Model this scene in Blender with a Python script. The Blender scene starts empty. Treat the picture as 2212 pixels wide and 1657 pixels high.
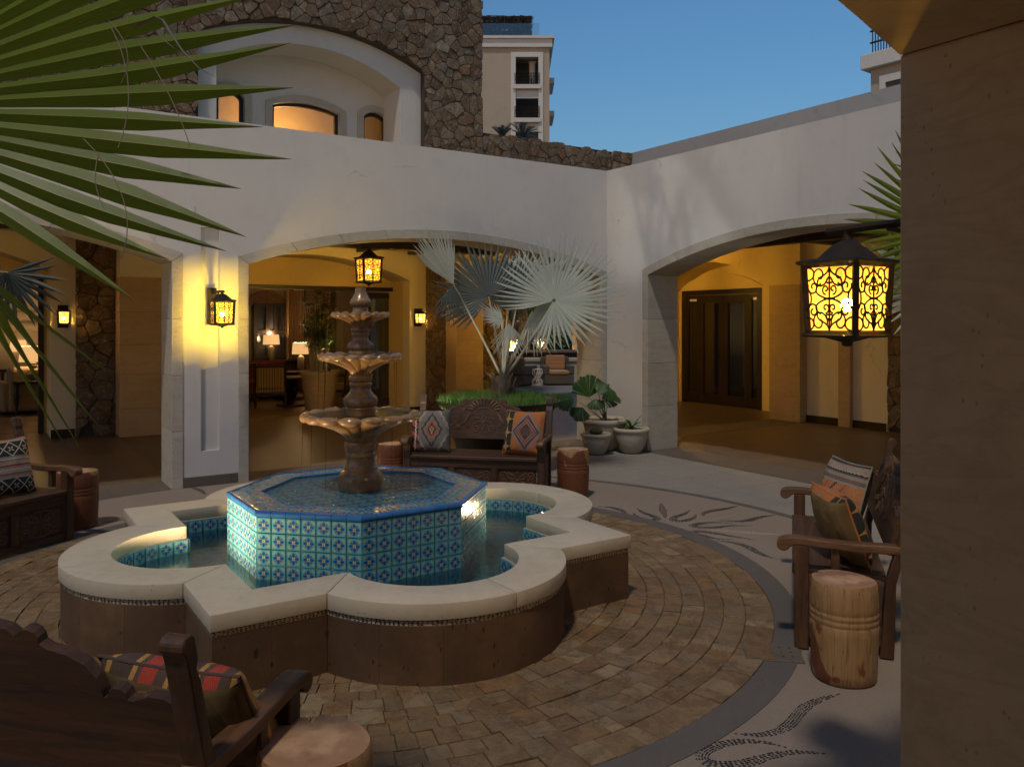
import bpy, bmesh, math, random
from mathutils import Vector, Matrix, noise as mnoise
from math import sin, cos, pi, radians, sqrt, atan2, hypot

R = random.Random(7)
SC = bpy.context.scene
COL = SC.collection

# ------------------------------------------------------------------ camera, sky, light, exposure
YAW = radians(33.5)                      # the building's axes are the world's axes; the camera is turned
cam_d = bpy.data.cameras.new('camera')
cam = bpy.data.objects.new('camera', cam_d); COL.objects.link(cam)
cam.location = (0, 0, 1.8); cam.rotation_euler = (radians(90), 0, -YAW)
cam_d.sensor_width = 36; cam_d.lens = 1760 / 2212 * 36; cam_d.shift_y = -133.5 / 2212
cam_d.clip_start = 0.05; cam_d.clip_end = 2000
SC.camera = cam
W = bpy.data.worlds.new('World'); SC.world = W; W.use_nodes = True
wt = W.node_tree; bg = wt.nodes['Background']
sky = wt.nodes.new('ShaderNodeTexSky'); sky.sky_type = 'NISHITA'; sky.sun_disc = False
sky.sun_elevation = radians(1.8); sky.sun_rotation = radians(236)
sky.altitude = 0; sky.air_density = 1.0; sky.dust_density = 0.4; sky.ozone_density = 3.2
wt.links.new(sky.outputs[0], bg.inputs[0]); bg.inputs[1].default_value = 0.110
sun_d = bpy.data.lights.new('floodlight_sun', 'SUN'); sun_d.energy = 0.41; sun_d.angle = radians(4)  # sun lamp standing in for the courtyard's unseen floodlights
sun_d.color = (1.0, 0.90, 0.77)
sun = bpy.data.objects.new('floodlight_sun', sun_d); COL.objects.link(sun)
sun.rotation_euler = Vector((0.37, 0.28, -0.885)).to_track_quat('-Z', 'Y').to_euler()
SC.view_settings.view_transform = 'Standard'; SC.view_settings.look = 'None'
SC.view_settings.exposure = 1.7; SC.view_settings.gamma = 1.0
SC.view_settings.use_curve_mapping = False
SC.render.engine = 'CYCLES'
SC.cycles.use_denoising = True
SC.cycles.max_bounces = 8; SC.cycles.transparent_max_bounces = 24
SC.cycles.sample_clamp_indirect = 4.0
SC.cycles.caustics_reflective = False; SC.cycles.caustics_refractive = False

# ------------------------------------------------------------------ geometry helpers
CAMX = Vector((cos(YAW), -sin(YAW), 0)); CAMY = Vector((sin(YAW), cos(YAW), 0)); UPV = Vector((0, 0, 1))
def at(x, y, depth):                     # a point seen at photo position x, y (2212 wide) and a real depth in metres
    return Vector((0, 0, 1.8)) + (CAMX * ((x - 1106) / 1760) + CAMY - UPV * ((y - 695) / 1760)) * depth
def cw(X, Y, z=0.0): return CAMX * X + CAMY * Y + UPV * z      # right / forward / up of the viewpoint, in metres
def px(p):
    X = p[0] * CAMX.x + p[1] * CAMX.y; Y = p[0] * CAMY.x + p[1] * CAMY.y
    return (1106 + 1760 * X / max(Y, .01), 695 - 1760 * (p[2] - 1.8) / max(Y, .01), Y)
def plane_v(v0): return Matrix(((1, 0, 0, 0), (0, 0, -1, v0), (0, 1, 0, 0), (0, 0, 0, 1)))   # x=u, y=z, outward -v
def plane_u(u0): return Matrix(((0, 0, -1, u0), (-1, 0, 0, 0), (0, 1, 0, 0), (0, 0, 0, 1)))  # x=-v, y=z, outward -u
def T(x, y, z): return Matrix.Translation((x, y, z))
def RZ(a): return Matrix.Rotation(a, 4, 'Z')
def RX(a): return Matrix.Rotation(a, 4, 'X')
def RY(a): return Matrix.Rotation(a, 4, 'Y')
def frame(o, x, y):                      # matrix from origin, x axis and approximate y axis
    x = x.normalized(); z = x.cross(y).normalized(); y = z.cross(x)
    return Matrix(((x.x, y.x, z.x, o.x), (x.y, y.y, z.y, o.y), (x.z, y.z, z.z, o.z), (0, 0, 0, 1)))
MW = {}
def thing(name, label=None, cat=None, loc=(0, 0, 0), rz=0.0, group=None, kind=None):
    o = bpy.data.objects.new(name, None); COL.objects.link(o)
    o.empty_display_size = .1
    o.location = loc; o.rotation_euler = (0, 0, rz)
    MW[o.name] = T(*loc) @ RZ(rz)
    return tag(o, label, cat, group, kind)
def tag(o, label=None, cat=None, group=None, kind=None):
    for k, x in (('label', label), ('category', cat), ('group', group), ('kind', kind)):
        if x: o[k] = x
    return o
def link(name, me, parent=None, M=None, world=False):
    o = bpy.data.objects.new(name, me); COL.objects.link(o)
    if parent is not None:
        o.parent = parent
        if world: o.matrix_parent_inverse = MW[parent.name].inverted() if parent.name in MW else Matrix()
    if M is not None: o.matrix_basis = M
    MW[o.name] = (MW.get(parent.name, Matrix()) if parent is not None and not world else Matrix()) @ (M or Matrix())
    return o
class MB:
    def __init__(s): s.v = []; s.f = []; s.uv = {}; s.mi = {}
    def add(s, vs, fs, uvs=None, M=None, mi=0):
        k = len(s.v)
        s.v += [tuple(M @ Vector(p)) for p in vs] if M is not None else [tuple(p) for p in vs]
        for i, f in enumerate(fs):
            if uvs is not None and uvs[i] is not None: s.uv[len(s.f)] = uvs[i]
            if mi: s.mi[len(s.f)] = mi
            s.f.append([k + q for q in f])
        return s
    def box(s, x0, x1, y0, y1, z0, z1, M=None, mi=0):
        vs = [(x, y, z) for z in (z0, z1) for y in (y0, y1) for x in (x0, x1)]
        return s.add(vs, [(0, 2, 3, 1), (4, 5, 7, 6), (0, 1, 5, 4), (2, 6, 7, 3), (0, 4, 6, 2), (1, 3, 7, 5)], M=M, mi=mi)
    def prism(s, poly, z0, z1, M=None, mi=0):
        n = len(poly)
        a = sum(poly[i][0] * poly[(i + 1) % n][1] - poly[(i + 1) % n][0] * poly[i][1] for i in range(n))
        if a < 0: poly = poly[::-1]
        vs = [(p[0], p[1], z0) for p in poly] + [(p[0], p[1], z1) for p in poly]
        fs = [tuple(range(n - 1, -1, -1)), tuple(range(n, 2 * n))] + [(i, (i + 1) % n, n + (i + 1) % n, n + i) for i in range(n)]
        return s.add(vs, fs, M=M, mi=mi)
    def lathe(s, prof, n=24, M=None, fn=None, mi=0, cap=True):
        vs = []
        for j, (r, z) in enumerate(prof):
            for i in range(n):
                th = 2 * pi * i / n
                rr, zz = fn(j, th, r, z) if fn else (r, z)
                vs.append((rr * cos(th), rr * sin(th), zz))
        m = len(prof)
        fs = [(j * n + i, j * n + (i + 1) % n, (j + 1) * n + (i + 1) % n, (j + 1) * n + i) for j in range(m - 1) for i in range(n)]
        if cap: fs += [tuple(range(n - 1, -1, -1)), tuple((m - 1) * n + i for i in range(n))]
        return s.add(vs, fs, M=M, mi=mi)
    def tube(s, pts, r, n=6, M=None, closed=False, flat=1.0, up=None, mi=0, cap=True):
        pts = [Vector(p) for p in pts]; m = len(pts)
        rs = r if isinstance(r, (list, tuple)) else [r] * m
        vs = []; ref = None
        for i in range(m):
            a = pts[i - 1] if (i > 0 or closed) else pts[0]; b = pts[(i + 1) % m] if (i < m - 1 or closed) else pts[-1]
            t = (b - a)
            t = t.normalized() if t.length > 1e-9 else Vector((0, 0, 1))
            if up is not None: ref = Vector(up)
            elif ref is None: ref = Vector((0, 0, 1)) if abs(t.z) < .9 else Vector((1, 0, 0))
            x = ref.cross(t)
            x = x.normalized() if x.length > 1e-6 else t.orthogonal().normalized()
            y = t.cross(x)
            if up is None: ref = y
            for k in range(n):
                th = 2 * pi * k / n
                vs.append(pts[i] + x * (cos(th) * rs[i]) + y * (sin(th) * rs[i] * flat))
        q = m if closed else m - 1
        fs = [(i * n + k, i * n + (k + 1) % n, ((i + 1) % m) * n + (k + 1) % n, ((i + 1) % m) * n + k) for i in range(q) for k in range(n)]
        if not closed and cap: fs += [tuple(range(n - 1, -1, -1)), tuple((m - 1) * n + k for k in range(n))]
        return s.add(vs, fs, M=M, mi=mi)
    def ball(s, c, r, n=10, m=6, M=None, mi=0, sq=(1, 1, 1)):
        prof = [(max(1e-4, sin(pi * j / m)) * r, -cos(pi * j / m) * r) for j in range(m + 1)]
        k = T(*c) @ Matrix.Diagonal((*sq, 1))
        return s.lathe(prof, n, M=(M @ k if M is not None else k), mi=mi, cap=False)
    def mesh(s, name, mats, bevel=0, seg=1, smooth=None, ang=35):
        me = bpy.data.meshes.new(name)
        me.from_pydata(s.v, [], s.f)
        mats = mats if isinstance(mats, (list, tuple)) else [mats]
        for m in mats: me.materials.append(m)
        for i, k in s.mi.items(): me.polygons[i].material_index = k
        if s.uv:
            ul = me.uv_layers.new(name='UVMap')
            for i, us in s.uv.items():
                p = me.polygons[i]
                for li, q in zip(p.loop_indices, us): ul.data[li].uv = q
        if bevel:
            bm = bmesh.new(); bm.from_mesh(me)
            es = [e for e in bm.edges if len(e.link_faces) == 2 and e.calc_face_angle(0) > radians(28)]
            bmesh.ops.bevel(bm, geom=es, offset=bevel, segments=seg, affect='EDGES', profile=.5, clamp_overlap=True)
            bm.to_mesh(me); bm.free()
        me.validate()
        if smooth:
            me.polygons.foreach_set('use_smooth', [True] * len(me.polygons))
            me.set_sharp_from_angle(angle=radians(ang))
        me.update()
        return me
    def build(s, name, mats, parent=None, M=None, world=False, **kw):
        return link(name, s.mesh(name, mats, **kw), parent, M, world)
def copy_tree(o, loc=None, rz=None, M=None):
    def rec(x, par):
        c = x.copy(); COL.objects.link(c)
        if par is not None: c.parent = par
        for ch in list(x.children): rec(ch, c)
        return c
    c = rec(o, None)
    if loc is not None: c.location = loc
    if rz is not None: c.rotation_euler = (0, 0, rz)
    return c

# ------------------------------------------------------------------ node helpers
class E:
    def __init__(s, nt, k): s.nt = nt; s.k = k
    def _m(s, op, a, b=None, c=None):
        n = s.nt.nodes.new('ShaderNodeMath'); n.operation = op
        for i, q in enumerate((a, b, c)):
            if q is None: continue
            if isinstance(q, E): s.nt.links.new(q.k, n.inputs[i])
            else: n.inputs[i].default_value = q
        return E(s.nt, n.outputs[0])
    def __add__(s, o): return s._m('ADD', s, o)
    __radd__ = __add__
    def __sub__(s, o): return s._m('SUBTRACT', s, o)
    def __rsub__(s, o): return s._m('SUBTRACT', o, s)
    def __mul__(s, o): return s._m('MULTIPLY', s, o)
    __rmul__ = __mul__
    def __truediv__(s, o): return s._m('DIVIDE', s, o)
    def __rtruediv__(s, o): return s._m('DIVIDE', o, s)
    def lt(s, o): return s._m('LESS_THAN', s, o)
    def gt(s, o): return s._m('GREATER_THAN', s, o)
    def abs(s): return s._m('ABSOLUTE', s)
    def fract(s): return s._m('FRACT', s)
    def floor(s): return s._m('FLOOR', s)
    def sin(s): return s._m('SINE', s)
    def pow(s, p): return s._m('POWER', s, p)
    def min(s, o): return s._m('MINIMUM', s, o)
    def max(s, o): return s._m('MAXIMUM', s, o)
    def sqrt(s): return s._m('SQRT', s)
    def tri(s): return s._m('PINGPONG', s, 1.0)
    def step(s, a, b):
        n = s.nt.nodes.new('ShaderNodeMapRange'); n.interpolation_type = 'SMOOTHSTEP'
        s.nt.links.new(s.k, n.inputs[0]); n.inputs[1].default_value = a; n.inputs[2].default_value = b
        return E(s.nt, n.outputs[0])
def set_in(nt, sock, q):
    if isinstance(q, E): nt.links.new(q.k, sock)
    elif q is not None:
        if isinstance(q, (tuple, list)) and len(q) == 3 and sock.type == 'RGBA': q = (*q, 1)
        sock.default_value = q
class NM:
    def __init__(s, name):
        s.m = bpy.data.materials.new(name); s.m.use_nodes = True; s.nt = s.m.node_tree; s.nt.nodes.clear()
        s.out = s.nt.nodes.new('ShaderNodeOutputMaterial')
    def node(s, t, **kw):
        n = s.nt.nodes.new(t)
        for k, q in kw.items(): setattr(n, k, q)
        return n
    def pos(s): return E(s.nt, s.node('ShaderNodeNewGeometry').outputs['Position'])
    def obj(s): return E(s.nt, s.node('ShaderNodeTexCoord').outputs['Object'])
    def uv(s): return E(s.nt, s.node('ShaderNodeTexCoord').outputs['UV'])
    def rnd(s):
        a = E(s.nt, s.node('ShaderNodeObjectInfo').outputs['Random']); b = E(s.nt, s.node('ShaderNodeNewGeometry').outputs['Random Per Island'])
        return (a * 7.31 + b * 3.17).fract()
    def xyz(s, vec):
        n = s.node('ShaderNodeSeparateXYZ'); s.nt.links.new(vec.k, n.inputs[0]); return [E(s.nt, o) for o in n.outputs]
    def vec(s, x, y, z):
        n = s.node('ShaderNodeCombineXYZ')
        for i, q in enumerate((x, y, z)): set_in(s.nt, n.inputs[i], q)
        return E(s.nt, n.outputs[0])
    def scale(s, vec, sc, off=None):
        n = s.node('ShaderNodeMapping'); s.nt.links.new(vec.k, n.inputs[0]); n.inputs['Scale'].default_value = sc
        if off is not None:
            if isinstance(off, E): s.nt.links.new(off.k, n.inputs['Location'])
            else: n.inputs['Location'].default_value = off
        return E(s.nt, n.outputs[0])
    def noise(s, vec, sc, det=4, rough=.55, dist=0.0):
        n = s.node('ShaderNodeTexNoise'); s.nt.links.new(vec.k, n.inputs['Vector'])
        n.inputs['Scale'].default_value = sc; n.inputs['Detail'].default_value = det; n.inputs['Roughness'].default_value = rough; n.inputs['Distortion'].default_value = dist
        return E(s.nt, n.outputs[0])
    def voro(s, vec, sc, feat='F1', out='Distance', rand=1.0):
        n = s.node('ShaderNodeTexVoronoi'); n.feature = feat; s.nt.links.new(vec.k, n.inputs['Vector']); n.inputs['Scale'].default_value = sc
        n.inputs['Randomness'].default_value = rand
        return E(s.nt, n.outputs[out])
    def mix(s, f, a, b, bt='MIX'):
        n = s.node('ShaderNodeMix', data_type='RGBA', blend_type=bt)
        set_in(s.nt, n.inputs[0], f); set_in(s.nt, n.inputs[6], a); set_in(s.nt, n.inputs[7], b)
        return E(s.nt, n.outputs[2])
    def ramp(s, f, stops, interp='LINEAR'):
        n = s.node('ShaderNodeValToRGB'); s.nt.links.new(f.k, n.inputs[0]); n.color_ramp.interpolation = interp
        el = n.color_ramp.elements
        while len(el) < len(stops): el.new(.5)
        for e, (p, c) in zip(el, stops): e.position = p; e.color = (*c, 1)
        return E(s.nt, n.outputs[0])
    def bump(s, h, strength, dist=.01, normal=None):
        n = s.node('ShaderNodeBump'); set_in(s.nt, n.inputs['Height'], h); n.inputs['Strength'].default_value = strength; n.inputs['Distance'].default_value = dist
        if normal is not None: s.nt.links.new(normal.k, n.inputs['Normal'])
        return E(s.nt, n.outputs[0])
    def bsdf(s, color, rough=.6, normal=None, metal=0.0, **kw):
        n = s.node('ShaderNodeBsdfPrincipled')
        set_in(s.nt, n.inputs['Base Color'], color); set_in(s.nt, n.inputs['Roughness'], rough); n.inputs['Metallic'].default_value = metal
        if normal is not None: s.nt.links.new(normal.k, n.inputs['Normal'])
        for k, q in kw.items(): set_in(s.nt, n.inputs[k.replace('_', ' ')], q)
        return E(s.nt, n.outputs[0])
    def done(s, sh):
        s.nt.links.new(sh.k, s.out.inputs[0]); return s.m
def plain(name, c, rough=.6, metal=0.0, **kw):
    n = NM(name); p = n.pos(); f = n.noise(p, 9, 3)
    col = n.mix(f, tuple(x * .82 for x in c), tuple(min(1, x * 1.16) for x in c))
    return n.done(n.bsdf(col, rough, n.bump(n.noise(p, 60, 2), .12, .004), metal, **kw))
def emit(name, c, st):
    n = NM(name); e = n.node('ShaderNodeEmission'); e.inputs[0].default_value = (*c, 1); e.inputs[1].default_value = st
    return n.done(E(n.nt, e.outputs[0]))
# ------------------------------------------------------------------ materials
def m_stucco(name, c, scale=1.0):
    n = NM(name); p = n.pos()
    big = n.noise(p, .55, 5, .6); mid = n.noise(p, 5, 5, .6); fine = n.noise(p, 85, 3)
    x, y, z = n.xyz(p)
    streak = n.noise(n.vec(x * 3.0, y * 3.0, z * .22), 2.2, 4, .6).step(.56, .8)
    col = n.mix(big, tuple(q * .86 for q in c), tuple(min(1, q * 1.08) for q in c))
    col = n.mix(mid.step(.50, .75) * .22, col, tuple(q * .74 for q in c))
    col = n.mix(n.noise(p, 1.7, 6, .7).step(.55, .72) * .14, col, (c[0] * .70, c[1] * .66, c[2] * .58))
    col = n.mix(streak * .20, col, tuple(q * .60 for q in c))
    wv = n.vec(x + n.noise(p, 2.5, 4) * .5, y + n.noise(p, 2.1, 4) * .5, z + n.noise(p, 2.9, 4) * .5)
    crack = (1.0 - n.voro(wv, .55, 'DISTANCE_TO_EDGE').step(.0015, .006)) * n.noise(p, .9, 2).step(.52, .60)
    col = n.mix(crack * .35, col, tuple(q * .4 for q in c))
    return n.done(n.bsdf(col, .88, n.bump(mid * .8 + fine * .35, .16 * scale, .012)))
def m_limestone(name, c, vein=.35, pits=1.0, rough=.75, blk=.0):
    n = NM(name); p = n.pos(); x, y, z = n.xyz(p)
    big = n.noise(p, 1.3, 5, .6); r = n.rnd()
    v = n.noise(n.vec(x * .7, y * .7, z * 3.2), 2.4, 6, .62, .8)
    veins = 1.0 - (v - .5).abs().step(0.0, .06)
    v2 = n.noise(n.vec(x * .5, y * .5, z * 7.0), 1.6, 4, .6).step(.52, .72)
    col = n.mix(big, tuple(q * .80 for q in c), tuple(min(1, q * 1.12) for q in c))
    col = n.mix(r * blk, col, tuple(q * .55 for q in c))
    col = n.mix(veins * vein, col, (c[0] * .55, c[1] * .50, c[2] * .42))
    col = n.mix(v2 * vein * .5, col, (c[0] * .70, c[1] * .66, c[2] * .60))
    pit = 1.0 - n.voro(n.scale(p, (1, 1, .6)), 46).step(.10, .22); msk = n.noise(p, 9, 2).step(.55, .62)
    pk = pit * msk * pits
    col = n.mix(pk * .75, col, tuple(q * .25 for q in c))
    mot = n.noise(p, 11, 5, .7); col = n.mix(mot.step(.45, .7) * .28, col, (c[0] * .66, c[1] * .60, c[2] * .50))
    spk = (1.0 - n.voro(p, 15).step(.04, .10)) * n.noise(p, 3, 2).step(.5, .6)
    col = n.mix(spk * .5, col, (c[0] * .40, c[1] * .32, c[2] * .24))
    fine = n.noise(p, 120, 3)
    return n.done(n.bsdf(col, rough, n.bump(fine * .4 + mot * .5 + big * .3 - pk * 1.3, .24, .008)))
def m_cantera(name):
    n = NM(name); p = n.pos(); x, y, z = n.xyz(p); r = n.rnd()
    big = n.noise(p, 2.2, 6, .65)
    col = n.ramp(big, [(.25, (.055, .027, .012)), (.5, (.115, .060, .028)), (.75, (.20, .11, .052))])
    col = n.mix(r * .30, col, (.065, .038, .024))
    hole = 1.0 - n.voro(n.vec(x * 1.0, y * 1.0, z * .42), 26).step(.09, .2)
    msk = n.noise(p, 7, 2).step(.45, .56); pk = hole * msk
    hole2 = 1.0 - n.voro(n.vec(x, y, z * .5), 8).step(.06, .15); pk = pk.max(hole2 * n.noise(p, 4, 1).step(.56, .6))
    streak = n.noise(n.vec(x * 9, y * 9, z * 1.2), 3, 4, .6).step(.5, .8)
    col = n.mix(streak * .14, col, (.17, .10, .05))
    col = n.mix(pk * .85, col, (.018, .012, .008))
    return n.done(n.bsdf(col, .72, n.bump(n.noise(p, 70, 4) * .4 + big * .5 - pk * 1.5, .28, .008)))
def m_rubble(name, dark=1.0):
    n = NM(name); p = n.pos(); r = n.rnd()
    a = n.noise(p, 5.5, 6, .65, .4); b = n.noise(p, 22, 5, .65)
    base = n.ramp(r, [(0, (.11, .070, .045)), (.16, (.22, .160, .105)), (.32, (.19, .180, .165)), (.46, (.13, .085, .055)), (.6, (.27, .215, .15)), (.74, (.12, .105, .092)), (.88, (.21, .13, .075)), (1, (.31, .29, .26))])
    col = n.mix(a.step(.3, .75) * .75, base, (.085, .05, .03))
    col = n.mix(b.step(.48, .70) * .6, col, (.34, .29, .23))
    col = n.mix(n.noise(p, 9, 5, .7, .6).step(.56, .64) * .55, col, (.40, .37, .33))
    col = n.mix(n.noise(p, 14, 4, .7, .3).step(.57, .63) * .6, col, (.055, .04, .03))
    col = n.mix(n.noise(p, 3.1, 3).step(.58, .7) * .4, col, (.24, .13, .06))
    col = n.mix(1.0 - dark, col, (0.01, 0.008, 0.006))
    col = n.mix(1.0, col, (.92, .84, .72), 'MULTIPLY')
    return n.done(n.bsdf(col, .85, n.bump(a * .6 + b * .6, .6, .03)))
def m_paver(name):
    n = NM(name); p = n.pos(); r = n.rnd(); x, y, z = n.xyz(p)
    a = n.noise(p, 7, 6, .68, .8); b = n.noise(p, 38, 4, .65)
    base = n.ramp(r, [(0, (.24, .165, .09)), (.15, (.30, .225, .14)), (.3, (.21, .185, .15)), (.45, (.31, .19, .09)), (.58, (.36, .30, .22)), (.7, (.23, .145, .08)), (.84, (.27, .24, .20)), (1, (.45, .39, .30))])
    base = n.mix(.18, base, (.26, .20, .135))
    col = n.mix(a.step(.42, .62) * .65, base, (.14, .09, .05))
    col = n.mix(b.step(.5, .75) * .40, col, (.42, .36, .27))
    col = n.mix(n.noise(p, 15, 4, .7).step(.56, .66) * .45, col, (.10, .085, .07))
    wear = n.noise(p, .8, 3).step(.4, .65)
    col = n.mix(wear * .25, col, (.30, .26, .20))
    col = n.mix(1.0, col, (.80, .66, .48), 'MULTIPLY')
    rough = .42 + n.noise(p, 12, 3) * .3
    return n.done(n.bsdf(col, rough, n.bump(a * .8 + b * .5, .9, .018)))
def m_floor_stone(name, c, fleck, tile=0.0, ang=0.0, rough=.6, glossy=0.0):
    n = NM(name); p = n.pos(); x, y, z = n.xyz(p)
    a = n.noise(n.vec(x * 1.0 + y * .35, y * 2.2 - x * .3, z), 1.2, 6, .65, .5); b = n.noise(p, 30, 4, .7)
    f1 = n.noise(n.vec(x * 2.2 + y * 2.5, (y - x) * 9.0, z), 2.1, 5, .7, .3).step(.56, .70)
    col = n.mix(a, tuple(q * .78 for q in c), tuple(min(1, q * 1.18) for q in c))
    col = n.mix(f1 * .6, col, fleck)
    col = n.mix(b.step(.55, .8) * .25, col, tuple(q * .6 for q in c))
    h = b * .5 + f1 * -.4
    if tile:
        gx = ((x / tile).fract() - .5).abs(); gy = ((y / tile).fract() - .5).abs()
        g = gx.max(gy).step(.492, .498)
        cell = n.noise(n.vec((x / tile).floor() * 3.7, (y / tile).floor() * 5.3, 0.0), 3.0, 1)
        col = n.mix(cell.step(.3, .7) * .25, col, tuple(q * .72 for q in c))
        col = n.mix(g * .7, col, tuple(q * .4 for q in c)); h = h - g * 1.2
    return n.done(n.bsdf(col, rough - glossy + b * .15, n.bump(h, .2, .006)))
def m_terrazzo(name, c):
    n = NM(name); p = n.pos()
    v = n.voro(p, 150, 'F1', 'Color'); x, y, z = n.xyz(v)
    a = n.noise(p, 1.1, 5, .6); b = n.noise(p, 190, 2)
    col = n.mix(a, tuple(q * .84 for q in c), tuple(min(1, q * 1.12) for q in c))
    col = n.mix(x.step(.45, 1.0) * .28, col, tuple(q * .6 for q in c))
    col = n.mix(n.noise(p, 6, 4).step(.55, .75) * .2, col, tuple(q * .7 for q in c))
    return n.done(n.bsdf(col, .75, n.bump(x * .6 + b * .5, .25, .004)))
def m_wood(name, dark, mid, light, axis=0, gscale=1.0, rough=.45):
    n = NM(name); o = n.obj(); x, y, z = n.xyz(o); r = n.rnd()
    q = [x * 9, y * 9, z * 9]; q[axis] = [x, y, z][axis] * .8
    off = n.vec(r * 13.0, r * 7.0, r * 5.0)
    vv = n.scale(n.vec(*q), (gscale, gscale, gscale), off)
    g = n.noise(vv, 1.6, 6, .62, 1.1); g2 = n.noise(vv, 7.0, 4, .6, .4)
    ringv = ((g * 9.0).fract() - .5).abs() * 2.0
    col = n.ramp(g, [(.28, dark), (.5, mid), (.72, light)])
    col = n.mix(ringv.step(.0, .35) * .0 + (1.0 - ringv.step(.0, .30)) * .42, col, dark)
    col = n.mix(g2.step(.5, .75) * .35, col, tuple(k * .55 for k in dark))
    col = n.mix(r * .35, col, dark)
    return n.done(n.bsdf(col, rough + g2 * .2, n.bump(g2 * .6 + ringv * .25, .16, .004)))
def m_stump(name, thr=.50):
    n = NM(name); o = n.obj(); x, y, z = n.xyz(o); r = n.rnd()
    off = n.vec(r * 11.0, r * 5.0, r * 17.0)
    rad = (x * x + y * y).sqrt()
    wob = n.noise(n.scale(o, (1, 1, .35), off), 5, 4, .6)
    rings = ((rad * 3.1 + wob * 1.0) * 12.0).sin() * .5 + .5
    heart = (wob * .30 + n.noise(n.scale(o, (1, 1, 1), off), 2.6, 2) * .62 + (z - .25) * (r - .5) * .5).step(thr, thr + .015)
    st = n.noise(n.vec(x * 20, y * 20, z * 1.5 + r * 9.0), 2.2, 5, .65)
    sap = n.mix(st, (.22, .115, .045), (.48, .29, .13)); hrt = n.mix(st, (.11, .032, .014), (.235, .075, .028))
    side = n.mix(heart, sap, hrt)
    top = n.mix(rings, (.36, .20, .11), (.54, .33, .19))
    top = n.mix(wob.step(.48, .65) * .55, top, (.24, .10, .055))
    geo = n.node('ShaderNodeNewGeometry'); nx, ny, nz = n.xyz(E(n.nt, geo.outputs['True Normal']))
    col = n.mix(nz.gt(.7), side, top)
    ck = n.noise(n.vec(x * 14, y * 14, z * .9 + r * 5.0), 1.7, 3, .5); side_ck = 1.0 - (ck - .5).abs().step(.004, .014)
    col = n.mix(side_ck * .45 * (1.0 - nz.gt(.7)), col, (.05, .022, .010))
    spot = 1.0 - n.voro(n.scale(o, (1, 1, .5), off), 9).step(.03, .07)
    col = n.mix(spot * .8, col, (.03, .015, .008))
    return n.done(n.bsdf(col, .42 + st * .2, n.bump(st * .9 + rings * .25 - side_ck * .8, .4, .006)))
def m_tile(name):
    n = NM(name); u, v, _ = n.xyz(n.uv()); r = n.rnd()
    x = (u - .5).abs(); y = (v - .5).abs(); hi = x.max(y); lo = x.min(y); rad = (x * x + y * y).sqrt()
    grain = n.noise(n.pos(), 40, 3)
    bgc = n.mix(r, (.070, .32, .45), (.12, .42, .50)); bgc = n.mix(grain.step(.35, .8) * .4, bgc, (.03, .16, .33))
    tt = (hi - .09) / .34
    pw = (tt * 3.14159).sin().max(0.0) * (1.15 - tt * .55) * .128
    petal = lo.lt(pw) * hi.lt(.43) * hi.gt(.09)
    pedge = lo.lt(pw + .018) * hi.lt(.445) * hi.gt(.08)
    dg = (hi - lo)
    red = rad.gt(.15) * rad.lt(.345) * lo.gt(pw + .032) * (rad + dg * 1.1).lt(.40)
    ang = E(n.nt, None); ang = x._m('ARCTAN2', lo, hi)
    ray = ((ang - .34) * 15.0).fract()
    rays = rad.gt(.40) * rad.lt(.55) * ang.gt(.50) * ray.gt(.50) * hi.lt(.44)
    col = n.mix(rays, bgc, (.46, .48, .10))
    col = n.mix(pedge, col, (.16, .42, .45)); col = n.mix(petal, col, (.012, .085, .33))
    col = n.mix(red, col, (.22, .045, .030))
    col = n.mix(rad.lt(.085), col, (.62, .50, .07)); col = n.mix(rad.lt(.042), col, (.20, .02, .012))
    col = n.mix(hi.gt(.478) * .4, col, (.04, .16, .20)); col = n.mix(r * .45, col, n.mix(1.0, col, (.55, .62, .72), 'MULTIPLY'))
    return n.done(n.bsdf(col, .12 + grain * .1, n.bump(petal * .6 + red * .4 + grain * .4, .10, .002), Coat_Weight=.5, Coat_Roughness=.05))
def m_glaze(name, c):
    n = NM(name); p = n.pos(); r = n.rnd(); g = n.noise(p, 14, 4)
    col = n.mix(g, tuple(q * .7 for q in c), tuple(min(1, q * 1.3) for q in c)); col = n.mix(r * .4, col, tuple(q * .6 for q in c))
    return n.done(n.bsdf(col, .14 + g * .1, n.bump(g, .08, .003), Coat_Weight=.6, Coat_Roughness=.06))
def m_wetstone(name):
    n = NM(name); p = n.pos(); x, y, z = n.xyz(p); a = n.noise(p, 9, 6, .65); b = n.noise(p, 60, 4, .6)
    col = n.ramp(a, [(.25, (.145, .075, .029)), (.5, (.27, .150, .062)), (.75, (.42, .26, .12))])
    pk = (1.0 - n.voro(p, 32).step(.08, .18)) * n.noise(p, 8, 1).step(.56, .62)
    col = n.mix(pk * .8, col, (.02, .013, .008))
    wet = n.noise(n.vec(x * 5, y * 5, z * 1.3), 2.0, 4).step(.3, .7)
    drip = n.noise(n.vec(x * 34, y * 34, z * 14), 1.6, 3)
    return n.done(n.bsdf(col, .26 - wet * .15, n.bump(b * .5 + a * .4 + drip * 1.0 - pk, .42, .008), Coat_Weight=.22, Coat_Roughness=.06))
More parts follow.
